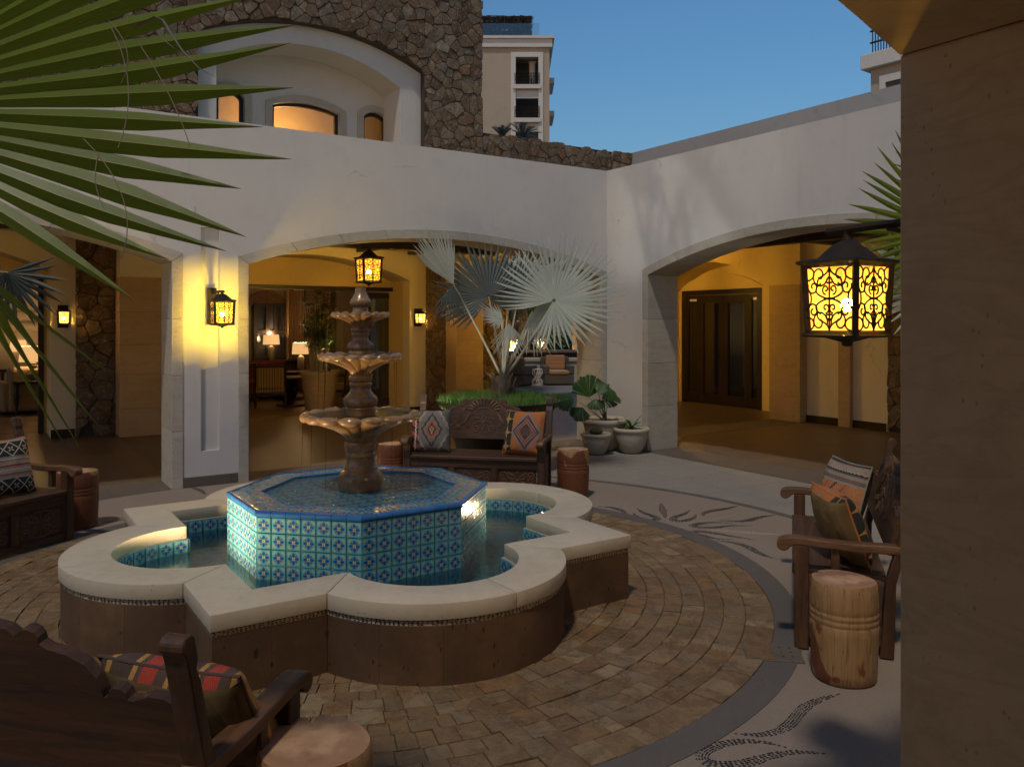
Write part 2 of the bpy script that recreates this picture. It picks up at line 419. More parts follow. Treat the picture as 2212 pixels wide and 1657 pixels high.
def m_water(name, tint, ripple=.25, sc=16.0, streak=False, thick=.0):
    n = NM(name); p = n.pos(); x, y, z = n.xyz(p)
    w = n.noise(p, sc, 3, .5, .6) + n.noise(p, sc * 3.1, 2) * .5
    nor = n.bump(w, ripple, .02)
    tr = n.node('ShaderNodeBsdfTransparent'); tr.inputs[0].default_value = (*tint, 1)
    gl = n.node('ShaderNodeBsdfGlossy'); gl.inputs['Roughness'].default_value = .04; n.nt.links.new(nor.k, gl.inputs['Normal'])
    fr = n.node('ShaderNodeFresnel'); fr.inputs[0].default_value = 1.33
    mx = n.node('ShaderNodeMixShader')
    f = E(n.nt, fr.outputs[0]) * (.22 if thick else .7) + thick
    n.nt.links.new(f.k, mx.inputs[0]); n.nt.links.new(tr.outputs[0], mx.inputs[1]); n.nt.links.new(gl.outputs[0], mx.inputs[2])
    return n.done(E(n.nt, mx.outputs[0]))
def m_glass(name, tint=(.9, .9, .88), refl=.05):
    n = NM(name); tr = n.node('ShaderNodeBsdfTransparent'); tr.inputs[0].default_value = (*tint, 1)
    gl = n.node('ShaderNodeBsdfGlossy'); gl.inputs['Roughness'].default_value = .02
    fr = n.node('ShaderNodeFresnel'); fr.inputs[0].default_value = 1.5
    mx = n.node('ShaderNodeMixShader'); f = E(n.nt, fr.outputs[0]) + refl
    n.nt.links.new(f.k, mx.inputs[0]); n.nt.links.new(tr.outputs[0], mx.inputs[1]); n.nt.links.new(gl.outputs[0], mx.inputs[2])
    return n.done(E(n.nt, mx.outputs[0]))
def m_lampglass(name, tint, ec, es):
    n = NM(name); p = n.pos(); k = n.noise(p, 14, 4, .65, .8); ox, oy, oz = n.xyz(n.obj()); d2 = ox * ox + oy * oy + (oz + .02) * (oz + .02)
    k = (k.step(.3, .7) * .55 + (.0105 / (d2 + .0008)) * .5).min(1.6)
    tr = n.node('ShaderNodeBsdfTransparent'); tr.inputs[0].default_value = (*tint, 1)
    em = n.node('ShaderNodeEmission'); c = n.mix(k, tuple(q * w_ for q, w_ in zip(ec, (.40, .28, .15))), ec); n.nt.links.new(c.k, em.inputs[0]); em.inputs[1].default_value = es
    ad = n.node('ShaderNodeAddShader'); n.nt.links.new(tr.outputs[0], ad.inputs[0]); n.nt.links.new(em.outputs[0], ad.inputs[1])
    return n.done(E(n.nt, ad.outputs[0]))
def m_shade(name, c, es):
    n = NM(name); p = n.pos(); x, y, z = n.xyz(p); k = n.noise(n.vec(x * 6, y * 6, z), 16, 3)
    d = n.bsdf(c, .9); em = n.node('ShaderNodeEmission'); cc = n.mix(k, (.78, .38, .12), (1, .60, .25)); n.nt.links.new(cc.k, em.inputs[0]); em.inputs[1].default_value = es
    ad = n.node('ShaderNodeAddShader'); n.nt.links.new(d.k, ad.inputs[0]); n.nt.links.new(em.outputs[0], ad.inputs[1])
    return n.done(E(n.nt, ad.outputs[0]))
def m_leaf(name, c1, c2, edge, rib=(.3, .3, .1), trans=.25, rough=.5):
    n = NM(name); p = n.pos(); r = n.rnd(); u, v, _ = n.xyz(n.uv())
    k = n.noise(n.vec(u * 30, v * 3.0, r * 9.0), 2.0, 4)
    st = ((u * 60.0).sin() * .5 + .5)
    col = n.mix((n.noise(p, 4, 4) * .7 + r * .6 - .15), c1, c2); col = n.mix(k.step(.4, .8) * .35 + st * .12, col, tuple(q * .55 for q in c1))
    mid = 1.0 - (u - .5).abs().step(.012, .035)
    col = n.mix(mid * .6, col, rib)
    tip = (v + n.noise(p, 20, 2) * .06).step(.955, 1.02)
    col = n.mix(tip * .9, col, edge); col = n.mix(n.noise(n.vec(u * 3.0, v * 9.0, r * 31.0), 3.0, 4).step(.62, .70) * .55, col, tuple(q * 1.3 for q in edge))
    b = n.bsdf(col, rough, n.bump(st * .5 + k * .3, .15, .003)); t = n.node('ShaderNodeBsdfTranslucent')
    tc = n.mix(.5, col, tuple(min(1, q * 1.2) for q in c2)); n.nt.links.new(tc.k, t.inputs[0])
    mx = n.node('ShaderNodeMixShader'); mx.inputs[0].default_value = trans
    n.nt.links.new(b.k, mx.inputs[1]); n.nt.links.new(t.outputs[0], mx.inputs[2])
    return n.done(E(n.nt, mx.outputs[0]))
# woven cushion covers (flat print) ---------------------------------
def weave(n, col):
    u, v, _ = n.xyz(n.uv()); w = (u * 420.0).sin() * (v * 420.0).sin()
    fz = n.noise(n.pos(), 90, 3)
    return n.done(n.bsdf(n.mix(fz.step(.4, .8) * .35, col, (.04, .03, .025)), .9, n.bump(w * .5 + fz, .4, .003)))
def m_kilim_bands(name):                 # black lozenge bands, red and grey stripes
    n = NM(name); u, v, _ = n.xyz(n.uv())
    st = n.ramp((v * 3.0).fract(), [(0, (.33, .07, .045)), (.10, (.30, .27, .20)), (.28, (.22, .225, .21)), (.40, (.42, .10, .06)), (.46, (.13, .03, .03)), (.52, (.34, .30, .22)), (.70, (.40, .12, .07)), (.78, (.30, .27, .19)), (.92, (.20, .20, .19))], 'CONSTANT')
    zz = ((u * 26.0).tri() * .016)
    z1 = ((v - .60 - zz).abs()).lt(.006).max(((v - .42 - zz).abs()).lt(.006))
    st = n.mix(z1, st, (.55, .47, .36))
    band = v.lt(.27).max(v.gt(.66) * v.lt(.93))
    a = (u * 4.0).fract() - .5; vv = v.lt(.4) * (v / .27) + v.gt(.4) * ((v - .66) / .27)
    b = vv - .5
    loz = (a.abs() + b.abs() - .5).abs().lt(.05)
    star = a.abs().max(b.abs()).lt(.16) * ((a.abs() - b.abs()).abs()).lt(.06)
    core = (a.abs() + b.abs()).lt(.10)
    bc = n.mix(loz.max(star), (.015, .018, .012), (.50, .43, .33)); bc = n.mix(core, bc, (.42, .10, .07))
    col = n.mix(band, st, bc); col = n.mix(v.gt(.955), col, (.42, .16, .10))
    return weave(n, col)
def m_kilim_diamond(name):
    n = NM(name); u, v, _ = n.xyz(n.uv())
    x = (u - .55).abs(); y = (v - .5).abs(); saw = ((v * 15.0).tri()) * .055
    d = x * 1.55 + y + saw * .9
    col = n.ramp(d, [(0, (.10, .10, .09)), (.05, (.30, .25, .20)), (.13, (.10, .015, .012)), (.19, (.38, .10, .05)), (.27, (.20, .17, .14)), (.37, (.045, .05, .045)), (.45, (.19, .165, .145)), (.70, (.33, .29, .24)), (.80, (.13, .11, .09))], 'CONSTANT')
    side = u.lt(.20); zig = ((u - .13) + ((v * 22.0).tri() - .5) * .03).abs().lt(.018)
    sc = n.mix(((v * 4.0).fract() + u * 2.0).fract().gt(.5), (.035, .015, .02), (.33, .06, .075)); sc = n.mix(zig, sc, (.50, .44, .36))
    col = n.mix(side, col, sc)
    return weave(n, col)
def m_kilim_star(name):
    n = NM(name); u, v, _ = n.xyz(n.uv())
    x = (u - .62); y = (v - .5); d = x.abs() + y.abs() * .8
    tooth = (((u + v) * 14.0).fract().gt(.45)) * (((u - v) * 14.0).fract().gt(.45))
    inner = n.mix(tooth * d.lt(.29) * d.gt(.14), (.13, .02, .02), (.42, .36, .29)); inner = n.mix(x.abs().max(y.abs()).lt(.085), inner, (.08, .07, .055))
    col = n.mix(d.lt(.33), n.mix(d.lt(.40), (.46, .15, .04), (.22, .21, .20)), inner)
    a = (u / .22).fract() - .5; b = (v * 3.2).fract() - .5
    star = (a.abs().min(b.abs()) * 3.2 + a.abs().max(b.abs())).lt(.52)
    sc = n.mix(star, (.022, .026, .024), (.56, .27, .03)); sc = n.mix(a.abs().max(b.abs()).lt(.14), sc, (.28, .27, .22))
    col = n.mix(u.lt(.26), col, sc); col = n.mix(v.lt(.06), col, (.48, .16, .04))
    return weave(n, col)
def m_kilim_orange(name):
    n = NM(name); u, v, _ = n.xyz(n.uv())
    st = n.ramp((v * 2.6 + .04).fract(), [(0, (.30, .29, .24)), (.14, (.16, .07, .06)), (.2, (.03, .025, .025)), (.27, (.30, .27, .21)), (.45, (.36, .20, .14)), (.53, (.03, .028, .028)), (.62, (.31, .29, .23)), (.85, (.22, .12, .09))], 'CONSTANT')
    zz = ((u * 30.0).tri() - .5) * .02
    st = n.mix((v - .86 + zz).abs().lt(.008).max((v - .12 + zz).abs().lt(.008)), st, (.52, .40, .30))
    og = n.mix(n.noise(n.uv(), 12, 3), (.50, .17, .055), (.56, .25, .11))
    gx = (u * 34.0).floor() / 34.0; gy = (v * 30.0).floor() / 30.0
    dia = ((gx - gy * .75) * 2.4).fract()
    og = n.mix(dia.lt(.16) * ((u * 34.0).fract().gt(.2)) * u.lt(.62), og, (.035, .02, .015)); og = n.mix(dia.gt(.62) * dia.lt(.72) * ((v * 30.0).fract().gt(.35)), og, (.42, .06, .03))
    col = n.mix(v.gt(.24) * v.lt(.66), st, og)
    return weave(n, col)
def m_kilim_stripe(name):
    n = NM(name); u, v, _ = n.xyz(n.uv())
    col = n.ramp((u * 2.3 + .12).fract(), [(0, (.09, .055, .04)), (.16, (.50, .25, .06)), (.24, (.10, .06, .045)), (.42, (.45, .055, .03)), (.66, (.11, .065, .05)), (.74, (.52, .27, .07)), (.82, (.08, .05, .04))], 'CONSTANT')
    return weave(n, col)
def m_stripes(name, cols, k):
    n = NM(name); x, y, z = n.xyz(n.obj())
    q = {'z': z, 'x': x}[k[0]]
    return n.done(n.bsdf(n.ramp((q * k[1]).fract(), cols, 'CONSTANT'), .9, n.bump(n.noise(n.pos(), 80, 2), .2, .003)))
def m_satin(name, c):
    n = NM(name); p = n.pos(); k = n.noise(n.scale(n.obj(), (7, 1.5, 7)), 2.2, 3, .5, .8)
    return n.done(n.bsdf(n.mix(k, tuple(q * .7 for q in c), tuple(q * 1.25 for q in c)), .50, n.bump(k, .55, .02), Specular_IOR_Level=.3))

MT = {}
MT['stucco'] = m_stucco('stucco', (.62, .595, .565))
MT['stucco_in'] = m_stucco('stucco_inside', (.70, .63, .50))
MT['yellow'] = m_stucco('stucco_ochre', (.66, .52, .27))
MT['render_grey'] = m_stucco('render_grey', (.36, .36, .37))
MT['limestone'] = m_limestone('limestone_trim', (.50, .46, .39), .22, 1.0, .75, .3)
MT['limestone_jamb'] = m_limestone('limestone_jamb', (.46, .33, .20), .20, .6, .7, .15)  # browner limestone: the near pier's warm dim light is put into the colour
MT['coping'] = m_limestone('limestone_coping', (.58, .50, .385), .07, .9, .6, .12)
MT['cantera'] = m_cantera('brown_cantera')
MT['rubble'] = m_rubble('rubble_stone')
MT['mortar'] = plain('dark_mortar', (.060, .048, .038), .95)
MT['grout'] = plain('cream_grout', (.46, .39, .30), .9)
MT['tilegrout'] = plain('tile_grout', (.24, .30, .30), .8)
MT['pebble'] = plain('black_pebble', (.016, .016, .018), .35)
MT['pebble_pale'] = plain('pale_pebble', (.34, .27, .20), .5)
MT['paver'] = m_paver('split_stone_paver')
MT['joint'] = plain('paver_joint', (.13, .098, .066), .95)
MT['slate'] = m_floor_stone('grey_stone_band', (.115, .100, .088), (.16, .15, .14))
MT['terrazzo'] = m_terrazzo('pebble_terrazzo', (.27, .212, .168))
MT['court'] = m_floor_stone('courtyard_stone', (.27, .25, .225), (.12, .112, .108), .75)
MT['band_brown'] = m_floor_stone('brown_stone_band', (.13, .105, .085), (.10, .085, .075), .6)
MT['rose'] = m_floor_stone('rose_stone_floor', (.155, .115, .085), (.11, .080, .058), .8, 0, .5, .18)
MT['patio'] = m_floor_stone('patio_stone', (.20, .185, .175), (.12, .11, .105), .6)
MT['wood'] = m_wood('carved_wood', (.026, .011, .005), (.072, .032, .015), (.135, .066, .032), 0)
MT['wood_v'] = m_wood('carved_wood_upright', (.028, .012, .006), (.080, .036, .017), (.15, .074, .036), 2)
MT['wood_l'] = m_wood('pale_carved_wood', (.055, .025, .012), (.14, .066, .031), (.25, .13, .064), 1)
MT['beam'] = m_wood('ceiling_beam_wood', (.018, .011, .007), (.035, .021, .013), (.06, .036, .022), 1)
MT['doorwood'] = m_wood('dark_door_wood', (.008, .004, .003), (.016, .007, .005), (.026, .012, .008), 2, 1, .35)
MT['stump'] = m_stump('stump_wood', .505); MT['stump_red'] = m_stump('red_stump_wood', .36); MT['stump_mid'] = m_stump('brown_stump_wood', .47)
MT['tile'] = m_tile('talavera_tile')
MT['bull'] = m_glaze('blue_glaze', (.035, .15, .40))
MT['wet'] = m_wetstone('wet_carved_stone')
MT['water'] = m_water('basin_water', (.74, .88, .92), .16, 14)
MT['water_top'] = m_water('rippled_water', (.88, .95, .97), .9, 30, thick=.02)
MT['water_bowl'] = m_water('bowl_water', (.75, .72, .58), .3, 26)
MT['iron'] = plain('dark_iron', (.024, .017, .012), .7, 0, Specular_IOR_Level=.25)
MT['blackmetal'] = plain('black_metal', (.012, .012, .012), .4, .4)
MT['amber'] = m_lampglass('amber_glass', (.98, .84, .46), (1.0, .47, .05), .62)
MT['amber_far'] = m_lampglass('amber_glass_sconce', (.98, .82, .5), (1.0, .55, .10), 1.0)
MT['bulb'] = emit('lamp_bulb', (1, .74, .36), 60)
MT['spotlens'] = emit('spot_lens', (1, .82, .52), 40)
MT['shade'] = m_shade('linen_lampshade', (.6, .45, .30), .28)
MT['glass'] = m_glass('clear_glass')
MT['glass_dark'] = m_glass('dark_glass', (.24, .26, .26), .10)
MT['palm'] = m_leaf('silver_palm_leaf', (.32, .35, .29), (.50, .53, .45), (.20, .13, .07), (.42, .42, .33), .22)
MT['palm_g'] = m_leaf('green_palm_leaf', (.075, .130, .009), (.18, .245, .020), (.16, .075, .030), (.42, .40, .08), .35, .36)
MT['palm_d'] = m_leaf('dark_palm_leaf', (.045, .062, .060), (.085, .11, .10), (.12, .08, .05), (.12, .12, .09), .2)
MT['stalk'] = plain('palm_stalk', (.30, .28, .20), .6)
MT['bark'] = plain('palm_boot', (.20, .145, .10), .9)
MT['grassy'] = plain('planter_green', (.14, .26, .045), .7)
MT['licuala'] = m_leaf('broad_green_leaf', (.022, .075, .014), (.05, .13, .022), (.10, .09, .03), (.09, .16, .04), .25, .35)
MT['fern'] = m_leaf('glossy_leaf', (.03, .11, .018), (.07, .19, .03), (.09, .10, .03), (.1, .2, .05), .25, .35)
MT['cactus'] = plain('cactus_green', (.085, .080, .025), .8)
MT['pot'] = m_limestone('cream_pot_stone', (.52, .44, .33), .25, .8, .8)
MT['pot_in'] = m_limestone('tan_pot_stone', (.44, .34, .23), .2, 1.0, .85)
MT['bowl'] = plain('dark_planter_metal', (.020, .014, .011), .3, .35)
MT['gravel'] = plain('white_gravel', (.52, .46, .42), .8)
MT['soil'] = plain('soil', (.03, .02, .014), .95)
MT['ceiling'] = m_stucco('loggia_ceiling', (.55, .45, .28))
MT['satin'] = m_satin('bronze_satin', (.145, .098, .045))
MT['wicker'] = plain('grey_wicker', (.10, .088, .080), .8)
MT['white'] = plain('white_lacquer', (.62, .60, .57), .5)
MT['cream_cloth'] = plain('cream_upholstery', (.34, .27, .18), .9)
MT['orange_stripe'] = m_stripes('orange_striped_cloth', [(0, (.50, .17, .06)), (.42, (.30, .26, .17)), (.86, (.52, .24, .10))], ('z', 9.0))
MT['gold_stripe'] = m_stripes('gold_striped_cloth', [(0, (.30, .20, .08)), (.35, (.10, .02, .012)), (.45, (.36, .27, .13)), (.7, (.06, .02, .012)), (.8, (.28, .19, .07))], ('x', 9.0))
MT['hotel'] = m_stucco('hotel_wall', (.44, .37, .285), 3.0)
MT['hotel_trim'] = plain('hotel_trim', (.62, .60, .55), .8)
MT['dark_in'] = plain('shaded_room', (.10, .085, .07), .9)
MT['lounge_wall'] = m_stucco('lounge_wall_dimmed', (.27, .22, .16)); MT['curtain'] = m_stripes('tan_curtain', [(0, (.30, .19, .08)), (.5, (.24, .145, .06))], ('x', 14.0))  # pale lounge wall made darker; the room's dimness is put into its colour
MT['ceramic'] = plain('grey_green_ceramic', (.17, .165, .12), .4)
MT['redcloth'] = plain('red_patterned_cloth', (.13, .030, .018), .9)
MT['straw'] = plain('thatch', (.030, .024, .020), .95)
MT['fire'] = emit('flame', (1, .42, .10), 9)
for _i, _f in enumerate((m_kilim_bands, m_kilim_diamond, m_kilim_star, m_kilim_orange, m_kilim_stripe)): MT['kilim%d' % _i] = _f('woven_cover_%s' % 'abcde'[_i])
# ------------------------------------------------------------------ structure
VA, UB, TW = 9.29, 7.83, .55                      # inner faces of the two courtyard walls, their thickness
FC = Vector((2.243, 5.291, 0))                    # the fountain's centre
def atv(x, y, v):
    d = CAMX * ((x - 1106) / 1760) + CAMY - UPV * ((y - 695) / 1760); return Vector((0, 0, 1.8)) + d * (v / d.y)
def arc_z(a, a0, a1, spring, apex):
    hw = (a1 - a0) / 2; sg = apex - spring; rr = (hw * hw + sg * sg) / (2 * sg); c = (a0 + a1) / 2
    return apex - rr + sqrt(max(0, rr * rr - (a - c) ** 2))
def arch_pts(a0, a1, spring, apex, n=28): return [(a0 + (a1 - a0) * i / n, arc_z(a0 + (a1 - a0) * i / n, a0, a1, spring, apex)) for i in range(n + 1)]
def sheet(name, poly, z, mat, kind='structure', parent=None, thick=.05):
    o = MB().prism(poly, z - thick, z).build(name, mat, parent)
    if kind and parent is None: o['kind'] = kind
    return o
# ground sheets, each a few millimetres above the one below
sheet('ground', [(-400, -400), (400, -400), (400, 400), (-400, 400)], -.03, MT['patio'])
sheet('courtyard_floor', [(-6, -2), (UB - .02, -2), (UB - .02, VA - .02), (-6, VA - .02)], -.004, MT['court'], thick=.02)
def ring_poly(r0, r1, n=120): return r0, r1, n
def ring(name, r0, r1, z, mat, n=144):
    mb = MB(); vs = []; fs = []
    for i in range(n):
        t = 2 * pi * i / n
        vs += [(FC.x + r0 * cos(t), FC.y + r0 * sin(t), z), (FC.x + r1 * cos(t), FC.y + r1 * sin(t), z), (FC.x + r1 * cos(t), FC.y + r1 * sin(t), z - .05), (FC.x + r0 * cos(t), FC.y + r0 * sin(t), z - .05)]
        k = 4 * i; q = 4 * ((i + 1) % n)
        fs += [(k, k + 1, q + 1, q), (k + 1, k + 2, q + 2, q + 1), (k + 3, k, q, q + 3)]
    o = mb.add(vs, fs).build(name, mat); o['kind'] = 'structure'; return o
terr = ring('terrazzo_path', 2.86, 4.05, .004, MT['terrazzo'])
ring('stone_band_path', 2.735, 2.895, .008, MT['slate'])
ring('outer_band_path', 4.02, 4.10, .008, MT['slate'])
sheet('threshold_path', [(-6, VA - .05), (UB - .05, VA - .05), (UB - .05, 3.0), (UB + .62, 3.0), (UB + .62, VA + .6), (-6, VA + .6)], .001, MT['band_brown'], thick=.02)
lf = sheet('loggia_floor', [(-6, VA + .58), (UB + .6, VA + .58), (UB + .6, -2), (13.4, -2), (13.4, 15.6), (-6, 15.6)], .000, MT['rose'], thick=.02)
sheet('loggia_band_path', [(1.9, VA + .6), (2.5, VA + .6), (2.5, 13.9), (1.9, 13.9)], .0035, MT['band_brown'], thick=.01)
sheet('loggia_cross_path', [(UB + .62, 9.2), (12.4, 9.2), (12.4, 9.9), (UB + .62, 9.9)], .0035, MT['band_brown'], thick=.01)
sheet('patio_floor', [(8.8, 15.62), (30, 15.62), (30, 34), (8.8, 34)], -.002, MT['patio'], thick=.02)
sheet('lounge_floor', [(-6, 15.35), (8.7, 15.35), (8.7, 21), (-6, 21)], .006, MT['rose'], thick=.02)
sheet('near_loggia_floor', [(-6, -6), (6, -6), (6, 1.0), (-6, 1.0)], .002, MT['rose'], thick=.02)

# --- courtyard walls
SP, AP, LT = 2.445, 2.868, .115
def notch(a0, a1, k=.10): return [(a0 - k, 0)] + arch_pts(a0 - k, a1 + k, SP + .07, AP + .10) + [(a1 + k, 0)]
def arch_lining(parent, P, a0, a1, mat, depth=TW, nv=9, jz=(0, .62, 1.22, 1.83), proud=.014, sides=(0, 1)):
    """the limestone blocks that line an arched opening: jamb blocks and voussoirs, each its own piece"""
    zo = lambda a: arc_z(a, a0 - LT, a1 + LT, SP + .09, AP + LT)
    g = .0018
    for sd in sides:
        e, o = (a0, a0 - LT) if sd == 0 else (a1, a1 + LT)
        for i, z in enumerate(jz):
            if i < len(jz) - 1: poly = [(o, z + g), (e, z + g), (e, jz[i + 1] - g), (o, jz[i + 1] - g)]
            else: poly = [(o, z + g), (e, z + g), (e, SP - g), (o, zo(o) - g)]
            MB().prism(poly, -depth - proud, proud, M=P).build('jamb_block', mat, parent, world=True, bevel=.004)
    for i in range(nv):
        ts = [i / nv + (1 / nv) * k / 6 for k in range(7)]
        lo = [(a0 + (a1 - a0) * t, arc_z(a0 + (a1 - a0) * t, a0, a1, SP, AP)) for t in ts]
        hi = [(a0 - LT + (a1 - a0 + 2 * LT) * t, zo(a0 - LT + (a1 - a0 + 2 * LT) * t)) for t in ts]
        lo[0] = (lo[0][0] + g, lo[0][1]); lo[-1] = (lo[-1][0] - g, lo[-1][1]); hi[0] = (hi[0][0] + g, hi[0][1]); hi[-1] = (hi[-1][0] - g, hi[-1][1])
        MB().prism(lo + hi[::-1], -depth - proud, proud, M=P).build('voussoir', mat, parent, world=True, bevel=.004)
TOP = 4.03
wa = thing('courtyard_wall', 'pale stucco courtyard wall with two arches and the lantern pier between them', 'wall', (2.18, VA, 0))
P = plane_v(VA)
a1, a2, b1, b2 = 2.59, 7.71, -3.344, 1.776
back = [(-6, 0)] + notch(b1, b2) + notch(a1, a2) + [(UB + TW, 0), (UB + TW, TOP), (-6, TOP)]
MB().prism(back, -TW, -.045, M=P).build('wall_body', MT['stucco'], wa, world=True)
pl0, pl1, pz0, pz1 = 2.077, 2.273, .385, 2.832; pm = 2.175
MB().prism([(-6, 0)] + notch(b1, b2) + [(pm, 0), (pm, pz0), (pl0, pz0), (pl0, pz1), (pm, pz1), (pm, TOP), (-6, TOP)], -.046, 0, M=P).build('wall_skin', MT['stucco'], wa, world=True)
MB().prism([(pm, 0)] + notch(a1, a2) + [(UB + .02, 0), (UB + .02, TOP), (pm, TOP), (pm, pz1), (pl1, pz1), (pl1, pz0), (pm, pz0)], -.046, 0, M=P).build('wall_skin', MT['stucco'], wa, world=True)
arch_lining(wa, P, a1, a2, MT['limestone']); arch_lining(wa, P, b1, b2, MT['limestone'], sides=(1,))
MB().prism([(b2 + LT + .002, 0), (a1 - LT - .002, 0), (a1 - LT - .002, .115), (b2 + LT + .002, .115)], 0, .014, M=P).build('baseboard', MT['band_brown'], wa, world=True, bevel=.003)
MB().box(1.965, 2.015, VA - .012, VA, 2.93, 3.06).build('cover_plate', MT['stucco'], wa, world=True, bevel=.004)

wb = thing('courtyard_wall', 'pale stucco courtyard wall with one wide arch on the side of the glazed doors', 'wall', (UB, 6, 0))
P = plane_u(UB)                                           # x = -v
c1, c2 = -8.396, -3.276
prof = [(-VA + .001, 0)] + notch(c1, c2) + [(2.0, 0), (2.0, TOP), (-VA + .001, TOP)]
MB().prism(prof, -TW, 0, M=P).build('wall_body', MT['stucco'], wb, world=True)
arch_lining(wb, P, c1, c2, MT['limestone'])
MB().prism([(-VA + .002, 0), (c1 - LT - .002, 0), (c1 - LT - .002, .115), (-VA + .002, .115)], 0, .014, M=P).build('baseboard', MT['band_brown'], wb, world=True, bevel=.003)
MB().lathe([(.018, 0), (.018, .012), (.010, .014)], 12, M=plane_u(UB) @ T(-9.02, 3.28, 0)).build('wall_hook', MT['stucco'], wb, world=True)

wc = thing('near_wall', 'limestone arch pier in warm shade close to the viewer', 'wall', (1.9, 1.1, 0))
VC = 1.118
P = plane_v(VC - TW)
d1, d2 = -3.24, 1.88
prof = [(-7, 0)] + notch(d1, d2) + [(4.6, 0), (4.6, 3.12), (-7, 3.12)]  # unseen wall top lowered to set where its shadow ends
MB().prism(prof, -TW, 0, M=P).build('wall_body', MT['stucco'], wc, world=True)
arch_lining(wc, P, d1, d2, MT['limestone_jamb'], jz=(0,), nv=5)
# near loggia round the viewpoint
nl = thing('near_loggia', 'shaded loggia ceiling and rear wall behind the near arch', 'loggia', (0, -3, 0))
MB().box(-7, 6, -5, VC - TW - .02, 2.99, 3.10).build('ceiling', MT['ceiling'], nl, world=True)  # unseen ceiling, hung low to keep the foreground shaded
MB().box(-7, 6, -5.2, -5, 0, 3.1).build('rear_wall', MT['yellow'], nl, world=True)
MB().box(4.6, 4.8, -5, VC - TW - .02, 0, 2.98).build('side_wall', MT['yellow'], nl, world=True)

# --- loggia behind the two walls: ceilings, beams, rear walls
cl = thing('loggia_roof', 'ochre loggia ceiling crossed by dark timber beams', 'ceiling', (5, 12, 3.3))
MB().box(-6, 13.3, VA + TW + .02, 14.38, 3.32, 3.45).build('ceiling_panel', MT['ceiling'], cl, world=True)
MB().box(UB + TW + .02, 13.3, -2, VA + TW, 3.32, 3.45).build('ceiling_panel', MT['ceiling'], cl, world=True)
for i in range(12):
    u = -4.6 + i * 1.06
    if u < 7.6: MB().box(u, u + .16, VA + TW + .02, 14.36, 3.10, 3.319).build('beam', MT['beam'], cl, world=True, bevel=.008)
for i in range(8):
    v = 1.0 + i * 1.06
    MB().box(UB + TW + .02, 12.4, v, v + .16, 3.10, 3.319).build('beam', MT['beam'], cl, world=True, bevel=.008)
MB().box(-6, 7.6, 12.0, 12.2, 2.965, 3.098).build('beam', MT['beam'], cl, world=True, bevel=.008)
MB().box(10.1, 10.3, 1, 9.4, 2.965, 3.098).build('beam', MT['beam'], cl, world=True, bevel=.008)

def rect_holes(x0, x1, top, holes):              # front outline of a wall with arched or flat openings to the floor
    p = [(x0, 0)]
    for (h0, h1, s, a) in holes: p += [(h0, 0)] + (arch_pts(h0, h1, s, a, 20) if a > s else [(h0, s), (h1, s)]) + [(h1, 0)]
    return p + [(x1, 0), (x1, top), (x0, top)]
la = thing('loggia_wall', 'cream loggia rear wall with arched door recess behind the tiered fountain', 'wall', (5, 14.4, 0))
P = plane_v(14.4)
MB().prism(rect_holes(-6, 9.42, 3.32, [(-2.9, 1.0, 2.6, 3.02), (3.17, 7.13, 2.6, 3.02)]), -.30, 0, M=P).build('wall_front', MT['stucco_in'], la, world=True)
for (h0, h1) in ((-2.9, 1.0), (3.17, 7.13)):
    arch = arch_pts(h0, h1, 2.6, 3.02, 20)
    outer = [(h0 - .2, 0), (h0 - .2, 3.30), (h1 + .2, 3.30), (h1 + .2, 0), (h1, 0)] + arch[::-1] + [(h0, 0)]
    MB().prism(outer, -1.0, -.301, M=P).build('recess_lining', MT['yellow'], la, world=True)
P2 = plane_v(15.3)
MB().prism(rect_holes(-6, 8.9, 3.32, [(-2.6, .96, 2.49, 2.49), (3.35, 7.50, 2.49, 2.49)]), -.12, .098, M=P2).build('door_wall', MT['yellow'], la, world=True)
for u0, u1 in ((1.0, 1.33), (2.5, 3.17), (7.13, 7.44)):
    MB().box(u0 + .003, u1, 14.386, 14.399, 0, .13).build('baseboard', MT['doorwood'], la, world=True)
for u0 in (1.90, 7.89):
    zs = [0, .44, .98, 1.44, 1.95, 2.5]
    for z0, z1 in zip(zs, zs[1:]): MB().box(u0, u0 + .62, 13.9, 14.39, z0 + .0015, z1 - .0015).build('pier_block', MT['limestone_jamb'], la, world=True, bevel=.004)
    MB().box(u0 + .01, u0 + .61, 13.91, 14.39, 2.5, 3.32).build('pier_top', MT['stucco_in'], la, world=True)
    if u0 > 3: MB().box(u0 - .02, u0 + .64, VA + TW + .02, 14.39, 2.98, 3.32).build('cross_beam', MT['yellow'], la, world=True)

lb = thing('loggia_wall', 'ochre loggia rear wall with arched recess holding the dark glazed double doors', 'wall', (12.4, 10, 0))
P = plane_u(12.35)
MB().prism(rect_holes(-14.2, -9.315, 3.32, [(-13.3, -9.97, 2.47, 3.0)]), -.30, 0, M=P).build('wall_front', MT['yellow'], lb, world=True)
arch = arch_pts(-13.3, -9.97, 2.47, 3.0, 20)
MB().prism([(-13.6, 0), (-13.6, 3.3), (-9.9, 3.3), (-9.9, 0), (-9.97, 0)] + arch[::-1] + [(-13.3, 0)], -.99, -.301, M=P).build('recess_lining', MT['yellow'], lb, world=True)
MB().prism(rect_holes(-14.2, -7.0, 3.32, [(-13.24, -10.98, 2.49, 2.49)]), -1.15, -1.0, M=P).build('door_wall', MT['yellow'], lb, world=True)
dd = arch_pts(-13.28, -10.94, 2.53, 2.83, 16)
MB().prism(dd, -1.0, -.955, M=P).build('tympanum', MT['yellow'], lb, world=True)
zs = [0, .44, .98, 1.44, 1.95, 2.47]
